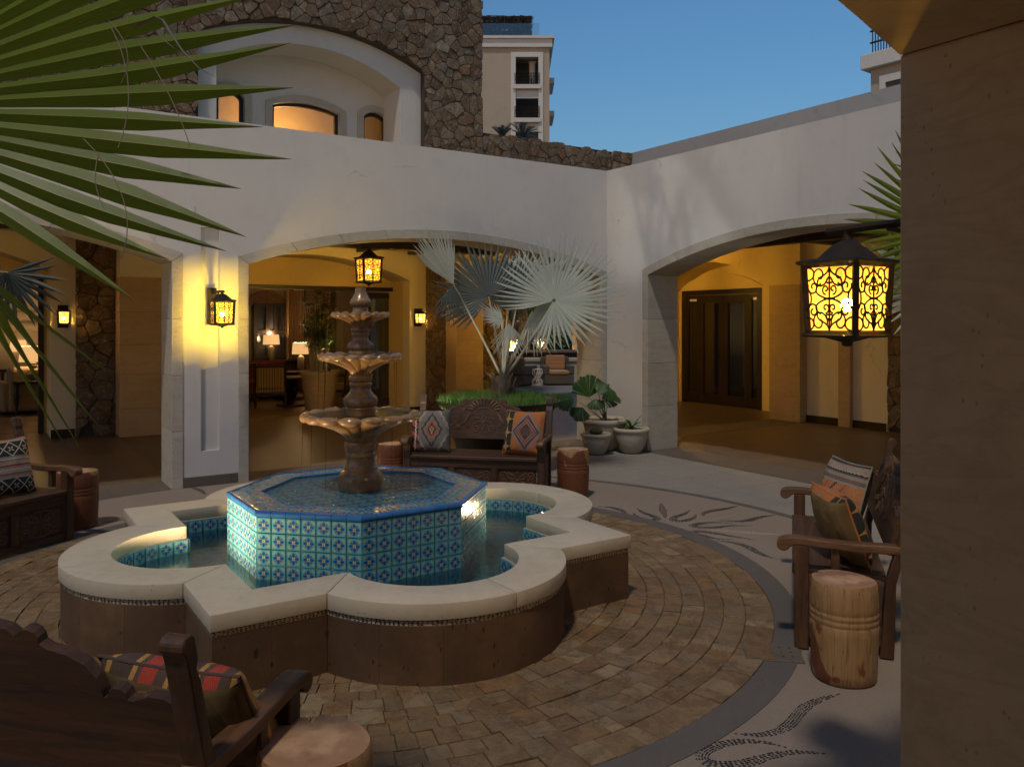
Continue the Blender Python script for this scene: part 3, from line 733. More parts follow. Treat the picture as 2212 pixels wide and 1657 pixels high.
for z0, z1 in zip(zs, zs[1:]): MB().box(12.30, 12.9, 9.285, 9.955, z0 + .0015, z1 - .0015).build('pier_block', MT['limestone_jamb'], lb, world=True, bevel=.004)
MB().prism(rect_holes(-9.312, -7.73, 3.32, []), -.30, -.15, M=P).build('cream_wall', MT['stucco_in'], lb, world=True)
MB().box(12.40, 12.51, 8.36, 8.585, 0, 3.3).build('pilaster', MT['limestone_jamb'], lb, world=True, bevel=.004)
for v0, v1 in ((8.59, 9.282), (7.76, 8.355)): MB().box(12.475, 12.4985, v0, v1, 0, .13).build('baseboard', MT['doorwood'], lb, world=True)
MB().box(12.55, 12.7, -2, 7.72, 0, 3.32).build('side_wall', MT['stucco_in'], lb, world=True)
MB().box(12.33, 12.6, 9.955, 9.975, 0, .13).build('baseboard', MT['doorwood'], lb, world=True)

# --- rubble stone
def voronoi_cells(x0, x1, y0, y1, size, rnd, aspect=.8):
    rows = max(1, round((y1 - y0) / (size * aspect))); pts = {}
    for j in range(-2, rows + 2):
        h = (y1 - y0) / rows; cols = max(1, round((x1 - x0) / size)); w = (x1 - x0) / cols
        sh = rnd.uniform(-.5, .5) * w
        for i in range(-3, cols + 3):
            if rnd.random() < .13: continue
            pts[(i, j)] = (x0 + (i + .5) * w + sh + rnd.uniform(-.48, .48) * w, y0 + (j + .5) * h + rnd.uniform(-.48, .48) * h)
    out = []
    for (i, j), c in pts.items():
        if not (0 <= j < rows): continue
        poly = [(c[0] - size * 2, c[1] - size * 2), (c[0] + size * 2, c[1] - size * 2), (c[0] + size * 2, c[1] + size * 2), (c[0] - size * 2, c[1] + size * 2)]
        nb = [pts[k] for k in ((i + a, j + b) for a in range(-4, 5) for b in range(-3, 4)) if k in pts and k != (i, j)]
        hp = [((n[0] - c[0]), (n[1] - c[1]), (n[0] ** 2 + n[1] ** 2 - c[0] ** 2 - c[1] ** 2) / 2) for n in nb]
        hp += [(1, 0, x1), (-1, 0, -x0), (0, 1, y1), (0, -1, -y0)]
        for a, b, d in hp:
            q = []
            for k in range(len(poly)):
                s, e = poly[k], poly[(k + 1) % len(poly)]
                fs, fe = a * s[0] + b * s[1] - d, a * e[0] + b * e[1] - d
                if fs <= 0: q.append(s)
                if fs * fe < 0: t = fs / (fs - fe); q.append((s[0] + (e[0] - s[0]) * t, s[1] + (e[1] - s[1]) * t))
            poly = q
            if len(poly) < 3: break
        if len(poly) >= 3: out.append(poly)
    return out
def stone_mb(mb, poly, P, rnd, gap=.004, depth=.05):
    # round the outline a little, drop slivers
    q = []
    n = len(poly)
    for k in range(n):
        a, b = poly[k], poly[(k + 1) % n]; l = hypot(b[0] - a[0], b[1] - a[1])
        if l < .012: continue
        for t in ((.07, .93) if l > .06 else (.5,)): q.append((a[0] + (b[0] - a[0]) * t, a[1] + (b[1] - a[1]) * t))
    n = len(q)
    if n < 3: return False
    cx = sum(p[0] for p in q) / n; cy = sum(p[1] for p in q) / n
    ar = abs(sum(q[i][0] * q[(i + 1) % n][1] - q[(i + 1) % n][0] * q[i][1] for i in range(n))) / 2
    if ar < .003: return False
    rr = sqrt(ar); sx, sy = rnd.uniform(-.10, .10), rnd.uniform(-.10, .10); d0 = depth * rnd.uniform(.55, 1.15)
    rings = []
    for sc, dd in ((1.0, -.02), (.995, .62), (.955, .96)):
        ring_ = []
        for (x, y) in q:
            dx, dy = x - cx, y - cy; l = hypot(dx, dy) or 1; k = max(.2, (l - gap) / l) * sc
            j = 1 + (rnd.uniform(-.03, .03) if sc < 1 else 0)
            ring_.append((cx + dx * k * j, cy + dy * k * j, d0 * dd + (dx * sx + dy * sy) * (dd > .3)))
        rings.append(ring_)
    vs = [p for r_ in rings for p in r_] + [(cx + rnd.uniform(-.2, .2) * rr * .4, cy + rnd.uniform(-.2, .2) * rr * .4, d0 * rnd.uniform(.95, 1.2))]
    a = sum(q[i][0] * q[(i + 1) % n][1] - q[(i + 1) % n][0] * q[i][1] for i in range(n))
    fs = []
    for r_ in range(2):
        for i in range(n): fs.append((r_ * n + i, r_ * n + (i + 1) % n, (r_ + 1) * n + (i + 1) % n, (r_ + 1) * n + i))
    for i in range(n): fs.append((2 * n + i, 2 * n + (i + 1) % n, 3 * n))
    if a < 0: fs = [f[::-1] for f in fs]
    mb.add(vs, fs, M=P); return True
def stones(parent, P, x0, x1, y0, y1, size, seed, hole=None, mat='rubble', depth=.05, joined=False):
    rnd = random.Random(seed); J = MB(); cnt = 0
    area = lambda q: -abs(sum(q[i][0] * q[(i + 1) % len(q)][1] - q[(i + 1) % len(q)][0] * q[i][1] for i in range(len(q))))
    for poly in sorted(voronoi_cells(x0, x1, y0, y1, size, rnd), key=area):
        if hole:
            cx = sum(p[0] for p in poly) / len(poly); cy = sum(p[1] for p in poly) / len(poly)
            if hole(cx, cy) is not None: continue
            poly = [(hole(*p) or p) for p in poly]
        mb = J if joined or cnt >= 300 else MB()
        if stone_mb(mb, poly, P, rnd, depth=depth) and mb is not J:
            mb.build('stone', MT[mat], parent, world=True, smooth=True, ang=50); cnt += 1
    if J.f: o = J.build('stone_facing', MT[mat], parent, world=True, smooth=True, ang=50); o['kind'] = 'stuff'
    return cnt
VS = 14.36
tw = thing('stone_tower', 'tall rubble stone tower with a deep white arched window niche', 'tower', (4, 14.5, 3.4))
P = plane_v(VS)
n0, n1, nsp, nap = 3.165, 7.43, 6.72, 7.20
face = [(-3, 3.46), (n0, 3.46)] + arch_pts(n0, n1, nsp, nap) + [(n1, 3.46), (8.74, 3.46), (8.74, 10.6), (-3, 10.6)]
MB().prism(face, -.5, -.002, M=P).build('backing_wall', MT['mortar'], tw, world=True)
MB().box(8.50, 8.74, VS + .502, 21, 3.46, 10.6).build('side_wall', MT['mortar'], tw, world=True)
MB().box(-3, 8.5, 16.9, 17.1, 3.46, 10.6).build('inner_wall', MT['yellow'], tw, world=True)
def niche(x, y):
    if n0 < x < n1 and y < arc_z(x, n0, n1, nsp, nap):
        da, db, dc = x - n0, n1 - x, arc_z(x, n0, n1, nsp, nap) - y
        m = min(da, db, dc)
        return (x, y + dc) if m == dc else ((n0, y) if m == da else (n1, y))
    return None
stones(tw, P, 2.0, 8.76, 4.75, 8.75, .215, 11, niche)
stones(tw, P, -1.2, 2.0, 4.75, 8.75, .22, 12, joined=True)
# white niche
q0, q1, qsp, qap = 3.50, 6.985, 6.38, 6.86
MB().prism([(n0 - .02, 3.46), (q0, 3.46)] + arch_pts(q0, q1, qsp, qap) + [(q1, 3.46), (n1 + .02, 3.46), (n1 + .02, nsp + .03)] + arch_pts(n0 - .02, n1 + .02, nsp + .03, nap + .03)[::-1][1:-1] + [(n0 - .02, nsp + .03)], -.95, -.16, M=P).build('niche_wall', MT['stucco'], tw, world=True)
NB = VS + .95
def win_hole(x0, y0, x1, y1):
    A, B = atv(x0, y0, NB), atv(x1, y1, NB); return A.x, B.x, A.z - .04, (A.z + B.z) / 2 + .09
wins = [win_hole(467, 200, 528, 207), win_hole(588, 222, 733, 246), win_hole(785, 248, 836, 258)]
cuts = [(n0 - .1, 4.0)]
for (w0, w1, s_, a_) in wins: cuts += [(w0, 4.0)] + arch_pts(w0, w1, s_, a_, 14) + [(w1, 4.0)]
MB().prism(cuts + [(n1 + .1, 4.0), (n1 + .1, 7.6), (n0 - .1, 7.6)], -.25, .001, M=plane_v(NB)).build('niche_back', MT['stucco'], tw, world=True)
for i, (w0, w1, s_, a_) in enumerate(wins):
    k = .13
    sur = [(w0 - k, 4.0)] + arch_pts(w0 - k, w1 + k, s_ + .06, a_ + k, 14) + [(w1 + k, 4.0), (w1, 4.0)] + arch_pts(w0, w1, s_, a_, 14)[::-1] + [(w0, 4.0)]
    MB().prism(sur, .002, .03, M=plane_v(NB)).build('window_surround', MT['limestone'], tw, world=True)
    f = .06
    fr = [(w0, 4.0)] + arch_pts(w0, w1, s_, a_, 14) + [(w1, 4.0), (w1 - f, 4.0)] + arch_pts(w0 + f, w1 - f, s_ - .02, a_ - f, 14)[::-1] + [(w0 + f, 4.0)]
    wf = MB().prism(fr, -.16, -.08, M=plane_v(NB)).build('window_frame', MT['doorwood'], tw, world=True)
    MB().prism([(w0 + f, 4.0)] + arch_pts(w0 + f, w1 - f, s_ - .02, a_ - f, 14) + [(w1 - f, 4.0)], -.125, -.118, M=plane_v(NB)).build('pane', MT['glass'], tw, world=True)
MB().box(2.5, 8.4, NB + .26, 17.0, 6.55, 6.7).build('room_ceiling', MT['wood_l'], tw, world=True)
MB().box(2.5, 8.4, NB + .26, 17.0, 4.4, 4.5).build('room_floor', MT['yellow'], tw, world=True)

pw = thing('parapet_wall', 'low rubble stone parapet running from the tower to the grey parapet', 'wall', (10.8, VS, 3.46))
MB().prism([(8.745, 3.46), (12.84, 3.46), (12.84, 5.70), (8.745, 5.70)], -.4, -.003, M=P).build('backing_wall', MT['mortar'], pw, world=True)
stones(pw, P, 8.76, 12.84, 4.6, 5.73, .22, 21)
gp = thing('roof_parapet', 'plain grey rendered roof parapet above the single-arch courtyard wall', 'wall', (12.85, 6, 3.46))
MB().box(12.85, 13.3, -2, 14.7, 3.46, 5.74).build('parapet_body', MT['render_grey'], gp, world=True)

def pilaster(u0, u1, label, seed):
    t = thing('stone_pilaster', label, 'pilaster', ((u0 + u1) / 2, 14.36, 0), group='rubble pilasters in the loggia')
    MB().box(u0 + .02, u1 - .02, 14.36, 14.398, 0, 3.31).build('backing_wall', MT['mortar'], t, world=True)
    stones(t, plane_v(14.362), u0, u1, 0, 3.31, .225, seed, depth=.05)
pilaster(1.335, 1.895, 'rubble stone pilaster beside the pale limestone pier, left loggia', 31)
pilaster(7.46, 8.15, 'rubble stone pilaster between the lit sconce and the ochre pier', 32)
pilaster(8.53, 9.42, 'rubble stone pilaster beside the opening to the far patio', 33)
tb = thing('stone_pilaster', 'rubble stone pilaster in shade behind the near hanging lantern', 'pilaster', (12.5, 7.4, 0), group='rubble pilasters in the loggia')
MB().box(12.50, 12.55, 7.0, 7.70, 0, 3.31).build('backing_wall', MT['mortar'], tb, world=True)
stones(tb, plane_u(12.50), -7.72, -7.0, 0, 3.31, .27, 34, depth=.05)
# ------------------------------------------------------------------ fountain
QA, QR, QC = 1.315, .787, 1.05                     # half side of the square, lobe radius, lobe centre distance
def outline(off, n=20, z=None):
    a, r = QA - off, QR - off; pts = []
    ph = math.acos(max(-1, min(1, (a - QC) / r)))
    for k in range(4):
        c, s = cos(k * pi / 2), sin(k * pi / 2)
        loc = [(a, -a)] + [(QC + r * cos(-ph + 2 * ph * i / n), r * sin(-ph + 2 * ph * i / n)) for i in range(n + 1)]
        pts += [(FC.x + c * x - s * y, FC.y + s * x + c * y) for x, y in loc]
    return pts
def in_fountain(x, y, off=0.0):
    dx, dy = abs(x - FC.x), abs(y - FC.y); a, r = QA - off, QR - off
    return max(dx, dy) < a or hypot(dx - QC, dy) < r or hypot(dx, dy - QC) < r
ft = thing('fountain', 'tiered stone fountain rising from a blue tiled octagon in a lobed basin', 'fountain', (FC.x, FC.y, 0))
o = outline(.045); i_ = outline(.286)
MB().prism(o, 0, .30).build('base_core', MT['grout'], ft, world=True)          # solid foundation below the water line
# (the core is hollowed by rebuilding it as a ring)
bpy.data.objects.remove(ft.children[0])
def ring_prism(mb, A, B, z0, z1, M=None):
    n = len(A); vs = [(p[0], p[1], z) for L in (A, B) for z in (z0, z1) for p in L]; fs = []
    for k in range(n):
        j = (k + 1) % n
        fs += [(k, j, n + j, n + k), (2 * n + j, 2 * n + k, 3 * n + k, 3 * n + j), (n + k, n + j, 3 * n + j, 3 * n + k), (j, k, 2 * n + k, 2 * n + j)]
    return mb.add(vs, fs, M=M)
base = ring_prism(MB(), outline(.045), outline(.285), 0, .335).build('basin_wall', MT['grout'], ft, world=True)
# clad panels of brown stone, one by one
def seg_panel(pts, name, mat, z0, z1, t, parent, bev=.0012):
    n = len(pts); out = []; nrm = []
    for k in range(n):
        a = Vector(pts[max(0, k - 1)]); b = Vector(pts[min(n - 1, k + 1)]); d = (b - a).normalized(); nrm.append(Vector((d.y, -d.x)))
    A = [tuple(p) for p in pts]; B = [tuple(Vector(p) - nrm[k] * t) for k, p in enumerate(pts)]
    return MB().prism(A + B[::-1], z0, z1).build(name, mat, parent, world=True, bevel=bev)
def path_split(k, off):
    """outer edge of quadrant k: straight, lobe, straight (lists of points, counter-clockwise)"""
    a, r = QA - off, QR - off; ph = math.acos((a - QC) / r); c, s = cos(k * pi / 2), sin(k * pi / 2)
    f = lambda x, y: (FC.x + c * x - s * y, FC.y + s * x + c * y)
    st1 = [f(a, -a), f(a, -r * sin(ph))]; st2 = [f(a, r * sin(ph)), f(a, a)]
    lobe = [f(QC + r * cos(-ph + 2 * ph * i / 36), r * sin(-ph + 2 * ph * i / 36)) for i in range(37)]
    return st1, lobe, st2
def lerp2(a, b, t): return (a[0] + (b[0] - a[0]) * t, a[1] + (b[1] - a[1]) * t)
for k in range(4):
    st1, lobe, st2 = path_split(k, .012)
    for st in (st1, st2):
        for j in range(2): seg_panel([lerp2(*st, j / 2 + .0006), lerp2(*st, j / 2 + .4994)], 'wall_panel', MT['cantera'], .0, .306, .03, base)
    for j in range(6):
        seg = lobe[j * 6: j * 6 + 7]; seg = [lerp2(seg[0], seg[1], .005)] + seg[1:-1] + [lerp2(seg[-1], seg[-2], .005)]
        seg_panel(seg, 'wall_panel', MT['cantera'], .0, .306, .03, base)
# pebble band
pb = MB(); rp = random.Random(5)
def pebble(mb, c, nx, ny, w, h, t, n=6):
    """a low dome lying on the plane spanned by nx, ny"""
    nz = nx.cross(ny); a0 = rp.uniform(0, 6)
    vs = [c + nx * (w * cos(2 * pi * i / n + a0)) + ny * (h * sin(2 * pi * i / n + a0)) for i in range(n)] + \
         [c + nx * (w * .6 * cos(2 * pi * i / n + a0)) + ny * (h * .6 * sin(2 * pi * i / n + a0)) + nz * (t * .8) for i in range(n)] + [c + nz * t]
    fs = [(i, (i + 1) % n, n + (i + 1) % n, n + i) for i in range(n)] + [(n + i, n + (i + 1) % n, 2 * n) for i in range(n)]
    mb.add(vs, fs)
out12 = outline(.014, 40); n = len(out12)
for k in range(n):
    a, b = Vector((*out12[k], 0)), Vector((*out12[(k + 1) % n], 0)); L = (b - a).length
    if L < .01: continue
    d = (b - a) / L; cnt = max(1, round(L / .0215))
    for j in range(cnt):
        for row in range(3):
            if rp.random() < .04: continue
            c = a + d * (L * (j + .5 + rp.uniform(-.2, .2)) / cnt) + Vector((0, 0, .3115 + row * .0088 + rp.uniform(-.001, .001)))
            pebble(pb, c, d, Vector((0, 0, 1)), .0068 * rp.uniform(.8, 1.25), .0038 * rp.uniform(.8, 1.15), .003)
bandm = ring_prism(MB(), outline(.0135), outline(.05), .3065, .3345).build('mortar_band', MT['grout'], base, world=True)
o_ = pb.build('pebble_band', MT['pebble'], base, world=True, smooth=True); o_['kind'] = 'stuff'
# coping stones, mitred at the cusps
cop = thing('coping', None, None); cop.parent = ft; cop.matrix_parent_inverse = MW[ft.name].inverted()
wd = .276; g = .0015
def quad_pts(k):
    a, r = QA, QR; ai, ri = QA - wd, QR - wd; ph = math.acos((a - QC) / r); pi_ = math.acos((ai - QC) / ri)
    c, s = cos(k * pi / 2), sin(k * pi / 2); f = lambda x, y: (FC.x + c * x - s * y, FC.y + s * x + c * y)
    return a, r, ai, ri, ph, pi_, f
for k in range(4):
    a, r, ai, ri, ph, phi, f = quad_pts(k)
    # lobe, in two pieces
    for (t0, t1) in ((0, .54), (.54, 1)):
        N = 14; ts = [t0 + (t1 - t0) * j / N for j in range(N + 1)]
        ts[0] += g; ts[-1] -= g
        A = [f(QC + r * cos(-ph + 2 * ph * t), r * sin(-ph + 2 * ph * t)) for t in ts]; B = [f(QC + ri * cos(-phi + 2 * phi * t), ri * sin(-phi + 2 * phi * t)) for t in ts]
        MB().prism(A + B[::-1], .336, .42).build('coping_stone', MT['coping'], cop, world=True, bevel=.005, seg=2, smooth=True)
    # corner piece
    yo, yi = r * sin(ph), ri * sin(phi)
    poly = [f(a, yo + g), f(a, a), f(yo + g, a), f(yi + g, ai), f(ai, ai), f(ai, yi + g)]
    MB().prism(poly, .336, .42).build('coping_stone', MT['coping'], cop, world=True, bevel=.005, seg=2, smooth=True)
# tiles
TP = .0967
def tile_mb(mb, M, w=.0940, h=.0940, t=.008, uv=(0, 0, 1, 1)):
    a, b = w / 2, h / 2; c = .0022
    vs = [(-a, -b, 0), (a, -b, 0), (a, b, 0), (-a, b, 0), (-a + c, -b + c, t), (a - c, -b + c, t), (a - c, b - c, t), (-a + c, b - c, t)]
    u0, v0, u1, v1 = uv
    fs = [(4, 5, 6, 7), (0, 1, 5, 4), (1, 2, 6, 5), (2, 3, 7, 6), (3, 0, 4, 7)]
    mb.add(vs, fs, [[(u0, v0), (u1, v0), (u1, v1), (u0, v1)], None, None, None, None], M=M)
tm = MB(); tile_mb(tm, Matrix()); TILE = tm.mesh('tile', MT['tile'])
oc = MB().lathe([(.873, 0), (.873, .645), (.668, .645), (.668, .630), (.01, .630)], 8, M=T(FC.x, FC.y, 0) @ RZ(pi / 8), cap=False).build('octagon_plinth', MT['tilegrout'], ft, world=True)
apo = .885 * cos(pi / 8)
J = MB()
def face_M(ang, s, z, out=0.0):
    n_ = Vector((cos(ang), sin(ang), 0)); t_ = Vector((-sin(ang), cos(ang), 0))
    p = Vector((FC.x, FC.y, z)) + n_ * (apo - .011 + out) + t_ * s
    return frame(p, t_, Vector((0, 0, 1)))
def jit(): return T(0, 0, rp.uniform(-.0012, .0012)) @ RX(rp.uniform(-.008, .008)) @ RY(rp.uniform(-.008, .008)) @ RZ(rp.uniform(-.006, .006))
for fi in range(8):
    ang = fi * pi / 4; vis = fi in (4, 5, 6, 7)
    for row in range(6):
        for j in range(7):
            M = face_M(ang, (j - 3) * TP, .625 - TP * (row + .5) - .002) @ jit()
            if vis and row < 5: link('tile', TILE, oc, M, world=True)
            else: tile_mb(J, M)
    # bullnose
    for j in range(7):
        bm_ = MB(); w = .0940 / 2
        prof = [(-.012, -.030), (.0, -.030), (.006, -.024), (.009, -.014), (.006, -.003), (-.001, .004), (-.022, .006), (-.022, -.01)]
        vs = [(x, p[1], p[0]) for x in (-w, w) for p in prof]; m = len(prof)
        if j == 0: vs[:m] = [(-w - .004 - p[0] * .2, p[1], p[0]) for p in prof]
        fs = [(q, (q + 1) % m, m + (q + 1) % m, m + q) for q in range(m)] + [tuple(range(m - 1, -1, -1)), tuple(range(m, 2 * m))]
        fs = [f_[::-1] for f_ in fs]
        bm_.add(vs, fs, M=face_M(ang, (j - 3) * TP, .653, .009))
        bm_.build('bullnose_tile', MT['bull'], oc, world=True, smooth=True, ang=60)
    # rim, two rows
    n_ = Vector((cos(ang), sin(ang), 0)); t_ = Vector((-sin(ang), cos(ang), 0))
    for row in range(2):
        rr = apo - .020 - .0935 * (row + .5); half = rr * math.tan(pi / 8); cnt = 7 - row
        for j in range(cnt):
            s = (j - (cnt - 1) / 2) * (2 * half / cnt)
            p = Vector((FC.x, FC.y, .645)) + n_ * rr + t_ * s
            M = frame(p, t_, -n_ * -1) @ jit()
            M = frame(p, n_, t_) @ jit()
            if fi in (3, 4, 5, 6, 7): mb = MB(); tile_mb(mb, M, .0915, 2 * half / cnt - .003); mb.build('tile', MT['tile'], oc, world=True)
            else: tile_mb(J, M, .0915, 2 * half / cnt - .003)
    a0 = Vector((FC.x, FC.y, .650)); r0 = .668; c0 = RZ(ang - pi / 8) @ Vector((r0, 0, 0)); c1 = RZ(ang + pi / 8) @ Vector((r0, 0, 0))
    MB().tube([a0 + c0, a0 + c1], .0065, 8).build('inner_edge_tile', MT['bull'], oc, world=True, smooth=True)
# floor of the upper pool and of the basin, lining below the water: joined
for ix in range(-7, 8):
    for iy in range(-7, 8):
        x, y = ix * .1, iy * .1
        if hypot(x, y) < .64: tile_mb(J, T(FC.x + x, FC.y + y, .6302) @ jit(), .097, .097)
for ix in range(-17, 18):
    for iy in range(-17, 18):
        x, y = FC.x + ix * .1 + .05, FC.y + iy * .1 + .05
        if in_fountain(x, y, .25) and hypot(x - FC.x, y - FC.y) > .80: tile_mb(J, T(x, y, .101) @ jit(), .097, .097)
MB().prism(outline(.284), .02, .10).build('basin_floor', MT['tilegrout'], ft, world=True)
inn = outline(.287, 16); n = len(inn); acc = [];
for k in range(n):
    a, b = Vector((*inn[k], 0)), Vector((*inn[(k + 1) % n], 0)); L = (b - a).length
    cnt = max(1, round(L / .0975))
    for j in range(cnt):
        d = (b - a).normalized(); nn = Vector((-d.y, d.x, 0)); w = L / cnt
        p = a + d * (w * (j + .5))
        for row in range(2):
            z = .336 - .0975 * (row + .5)
            M = frame(p + nn * .001 + Vector((0, 0, z)), -d, Vector((0, 0, 1)))
            if M.col[2].to_3d().dot(nn) < 0: M = frame(p + nn * .001 + Vector((0, 0, z)), d, Vector((0, 0, 1)))
            see = nn.dot(Vector((-p.x, -p.y, 0)).normalized()) > .12
            if row == 0 and see and w > .06: mb = MB(); tile_mb(mb, M, min(w - .003, .0945), .0945); mb.build('tile', MT['tile'], base, world=True)
            else: tile_mb(J, M, w - .003, .0945)
jo = J.build('tile_lining', MT['tile'], ft, world=True); jo['kind'] = 'stuff'
MB().prism(outline(.280, 20), .245, .25).build('basin_water', MT['water'], ft, world=True)
# the stepped water surface on the octagon: a fine rippled sheet
MB().lathe([(.667, .6405), (.667, .6432)], 8, M=T(FC.x, FC.y, 0) @ RZ(pi / 8)).build('upper_water', MT['water_top'], ft, world=True)
# carved column: each turned piece and each scalloped bowl
SCL = .0009425
def prof(l): return [(hw * SCL, 2.1377 - SCL * zy) for zy, hw in l]
def turned(name, l, n=40):
    return MB().lathe(prof(l), n).build(name, MT['wet'], ft, M=None, smooth=True, ang=60)
ped = turned('pedestal', [(1640, 138), (1602, 140), (1590, 150), (1560, 160), (1525, 164), (1490, 160), (1462, 150), (1445, 132), (1438, 120), (1425, 121), (1420, 114), (1405, 106), (1375, 100), (1347, 102), (1342, 112), (1330, 115), (1318, 112), (1312, 105), (1302, 107), (1296, 114), (1280, 118), (1262, 122), (1248, 122), (1236, 118)])
turned('stem', [(1075, 104), (1000, 108), (992, 112), (984, 106), (976, 114), (962, 122), (940, 126), (918, 122), (902, 108), (893, 96), (884, 93), (876, 84), (858, 76), (838, 74), (832, 80), (818, 84), (808, 80), (802, 76), (792, 82), (776, 87), (764, 86), (752, 84)])
turned('stem', [(630, 82), (590, 84), (578, 86), (570, 79), (562, 90), (546, 97), (530, 97), (514, 88), (504, 72), (490, 60), (468, 57), (462, 63), (450, 66), (442, 61), (434, 66), (420, 70), (408, 68)])
turned('finial', [(300, 56), (268, 58), (258, 54), (251, 52), (246, 66), (234, 74), (214, 77), (200, 74), (193, 66), (186, 60), (168, 54), (160, 46), (148, 44), (136, 38), (118, 38), (110, 37), (108, 26), (114, 18)])
def bowl(R_, ztop, zneck, rneck, lip, name):
    N = 16 * 8
    prof_ = []; kinds = []
    H = ztop - lip - zneck
    for t in (0, .12, .26, .42, .58, .74, .88, 1.0):                 # flaring underside
        prof_.append((rneck + (R_ * .86 - rneck) * (t ** 1.75), zneck + H * (t ** .80))); kinds.append(('u', t))
    for (fr, dz) in ((.93, -lip * 1.02), (.975, -lip * .95), (1.0, -lip * .62), (.992, -lip * .28), (.96, -.004), (.92, .002), (.87, -.004), (.83, -.016), (.78, -.03), (.30, -.045), (.1, -.05)):
        prof_.append((R_ * fr, ztop + dz)); kinds.append(('l', fr, dz))
    def fn(j, th, r, z):
        c = abs(sin(8 * th)); k = kinds[j]
        c2 = c ** .6
        if k[0] == 'u': return r * (1 - .085 * (1 - c2) * (.35 + k[1])), z + .012 * (1 - c2) * k[1]
        if k[1] > .8:
            low = max(0, min(1, -k[2] / lip))
            return r * (1 - .060 * (1 - c2)), z + (1 - c2) * lip * .62 * low - (1 - c2) * .006 * (1 - low) + (c2 - .5) * .010
        return r, z
    MB().lathe(prof_, N, fn=fn).build(name, MT['wet'], ft, smooth=True, ang=50)
    MB().lathe([(R_ * .855, ztop - .018), (R_ * .855, ztop - .014)], 48).build('bowl_water', MT['water_bowl'], ft)
bowl(.415, 1.172, .960, .094, .058, 'bowl')
bowl(.294, 1.578, 1.428, .070, .048, 'bowl')
bowl(.205, 1.862, 1.755, .056, .036, 'bowl')
rs_ = random.Random(8)
for (R_, z0, z1, cnt) in ((.408, 1.120, .645, 11), (.288, 1.532, 1.165, 9), (.200, 1.826, 1.57, 7)):
    for k in range(cnt):
        th = (int(rs_.uniform(0, 16)) + .5) * 2 * pi / 16 + rs_.uniform(-.03, .03); rr = R_ * rs_.uniform(.985, 1.01); drift = rs_.uniform(.004, .02)
        pts = [((rr + drift * t * t) * cos(th), (rr + drift * t * t) * sin(th), z0 + (z1 - z0) * t) for t in [q / 8 for q in range(9)]]
        MB().tube(pts, [.0022 * (1 - .6 * q / 8) for q in range(9)], 5).build('water_stream', MT['water_bowl'], ft, smooth=True)
# basin spot lamps
def spotlamp(loc, aim, label, power, col=(1, .74, .40), size=1.9, soft=.03):
    t = thing('spot_lamp', label, 'spotlight', loc, group='small spot lamps')
    d = (Vector(aim) - Vector(loc)).normalized(); q = d.to_track_quat('Z', 'Y').to_matrix().to_4x4()
    MB().lathe([(.012, -.03), (.022, -.028), (.028, .0), (.028, .016), (.024, .016), (.022, .006)], 16, M=q).build('housing', MT['blackmetal'], t, smooth=True)
    MB().lathe([(.021, .005), (.021, .009)], 14, M=q).build('lens', MT['spotlens'], t)
    ld = bpy.data.lights.new('spot_lamp_light', 'SPOT'); ld.energy = power; ld.color = col; ld.spot_size = size; ld.spot_blend = .6; ld.shadow_soft_size = soft
    lo = bpy.data.objects.new('spot_lamp_light', ld); COL.objects.link(lo); lo.parent = t
    lo.matrix_basis = T(*(d * .03)) @ d.to_track_quat('-Z', 'Y').to_matrix().to_4x4()
    return t
spotlamp((3.585, 5.00, .345), (3.25, 5.2, .70), 'small lit spot lamp at the cusp of the basin', 10, size=2.7)
spotlamp((.83, 5.27, .29), (1.00, 5.3, .62), 'spot lamp glowing inside the lobe of the basin nearest the carved side bench', 42, size=2.8)

# ------------------------------------------------------------------ paving of the circle
pc = MB().lathe([(2.74, -.05), (2.74, .0005)], 120, M=T(FC.x, FC.y, 0)).build('paved_circle_ground', MT['joint']); pc['kind'] = 'structure'
rq = random.Random(3); pavs = []
r = 1.02; rows = []
while r < 2.70:
    w = rq.uniform(.105, .135)
    if r + w > 2.66: w = 2.733 - r
    rows.append((r, w)); r += w
for (r, w) in rows:
    t = rq.uniform(0, 6); end = t + 2 * pi
    while t < end - .02:
        L = rq.choice((.08, .10, .12, .14, .17, .09)) * rq.uniform(.85, 1.15); dt = min(L / (r + w / 2), end - t)
        if end - t - dt < .03: dt = end - t
        m = (t + dt / 2); c = (FC.x + (r + w / 2) * cos(m), FC.y + (r + w / 2) * sin(m))
        corners = [(FC.x + q * cos(s), FC.y + q * sin(s)) for q in (r, r + w) for s in (t, t + dt)]
        if not all(in_fountain(*k, .03) for k in corners):
            X, Y_, D_ = px((*c, 0)); show = -60 < X < 2270 and 0 < Y_ < 1720 and D_ > 1
            pavs.append((-(w * L / max(D_, .5) ** 3) if show else 0, r, w, t, dt))
        t += dt
pavs.sort()
J = MB()
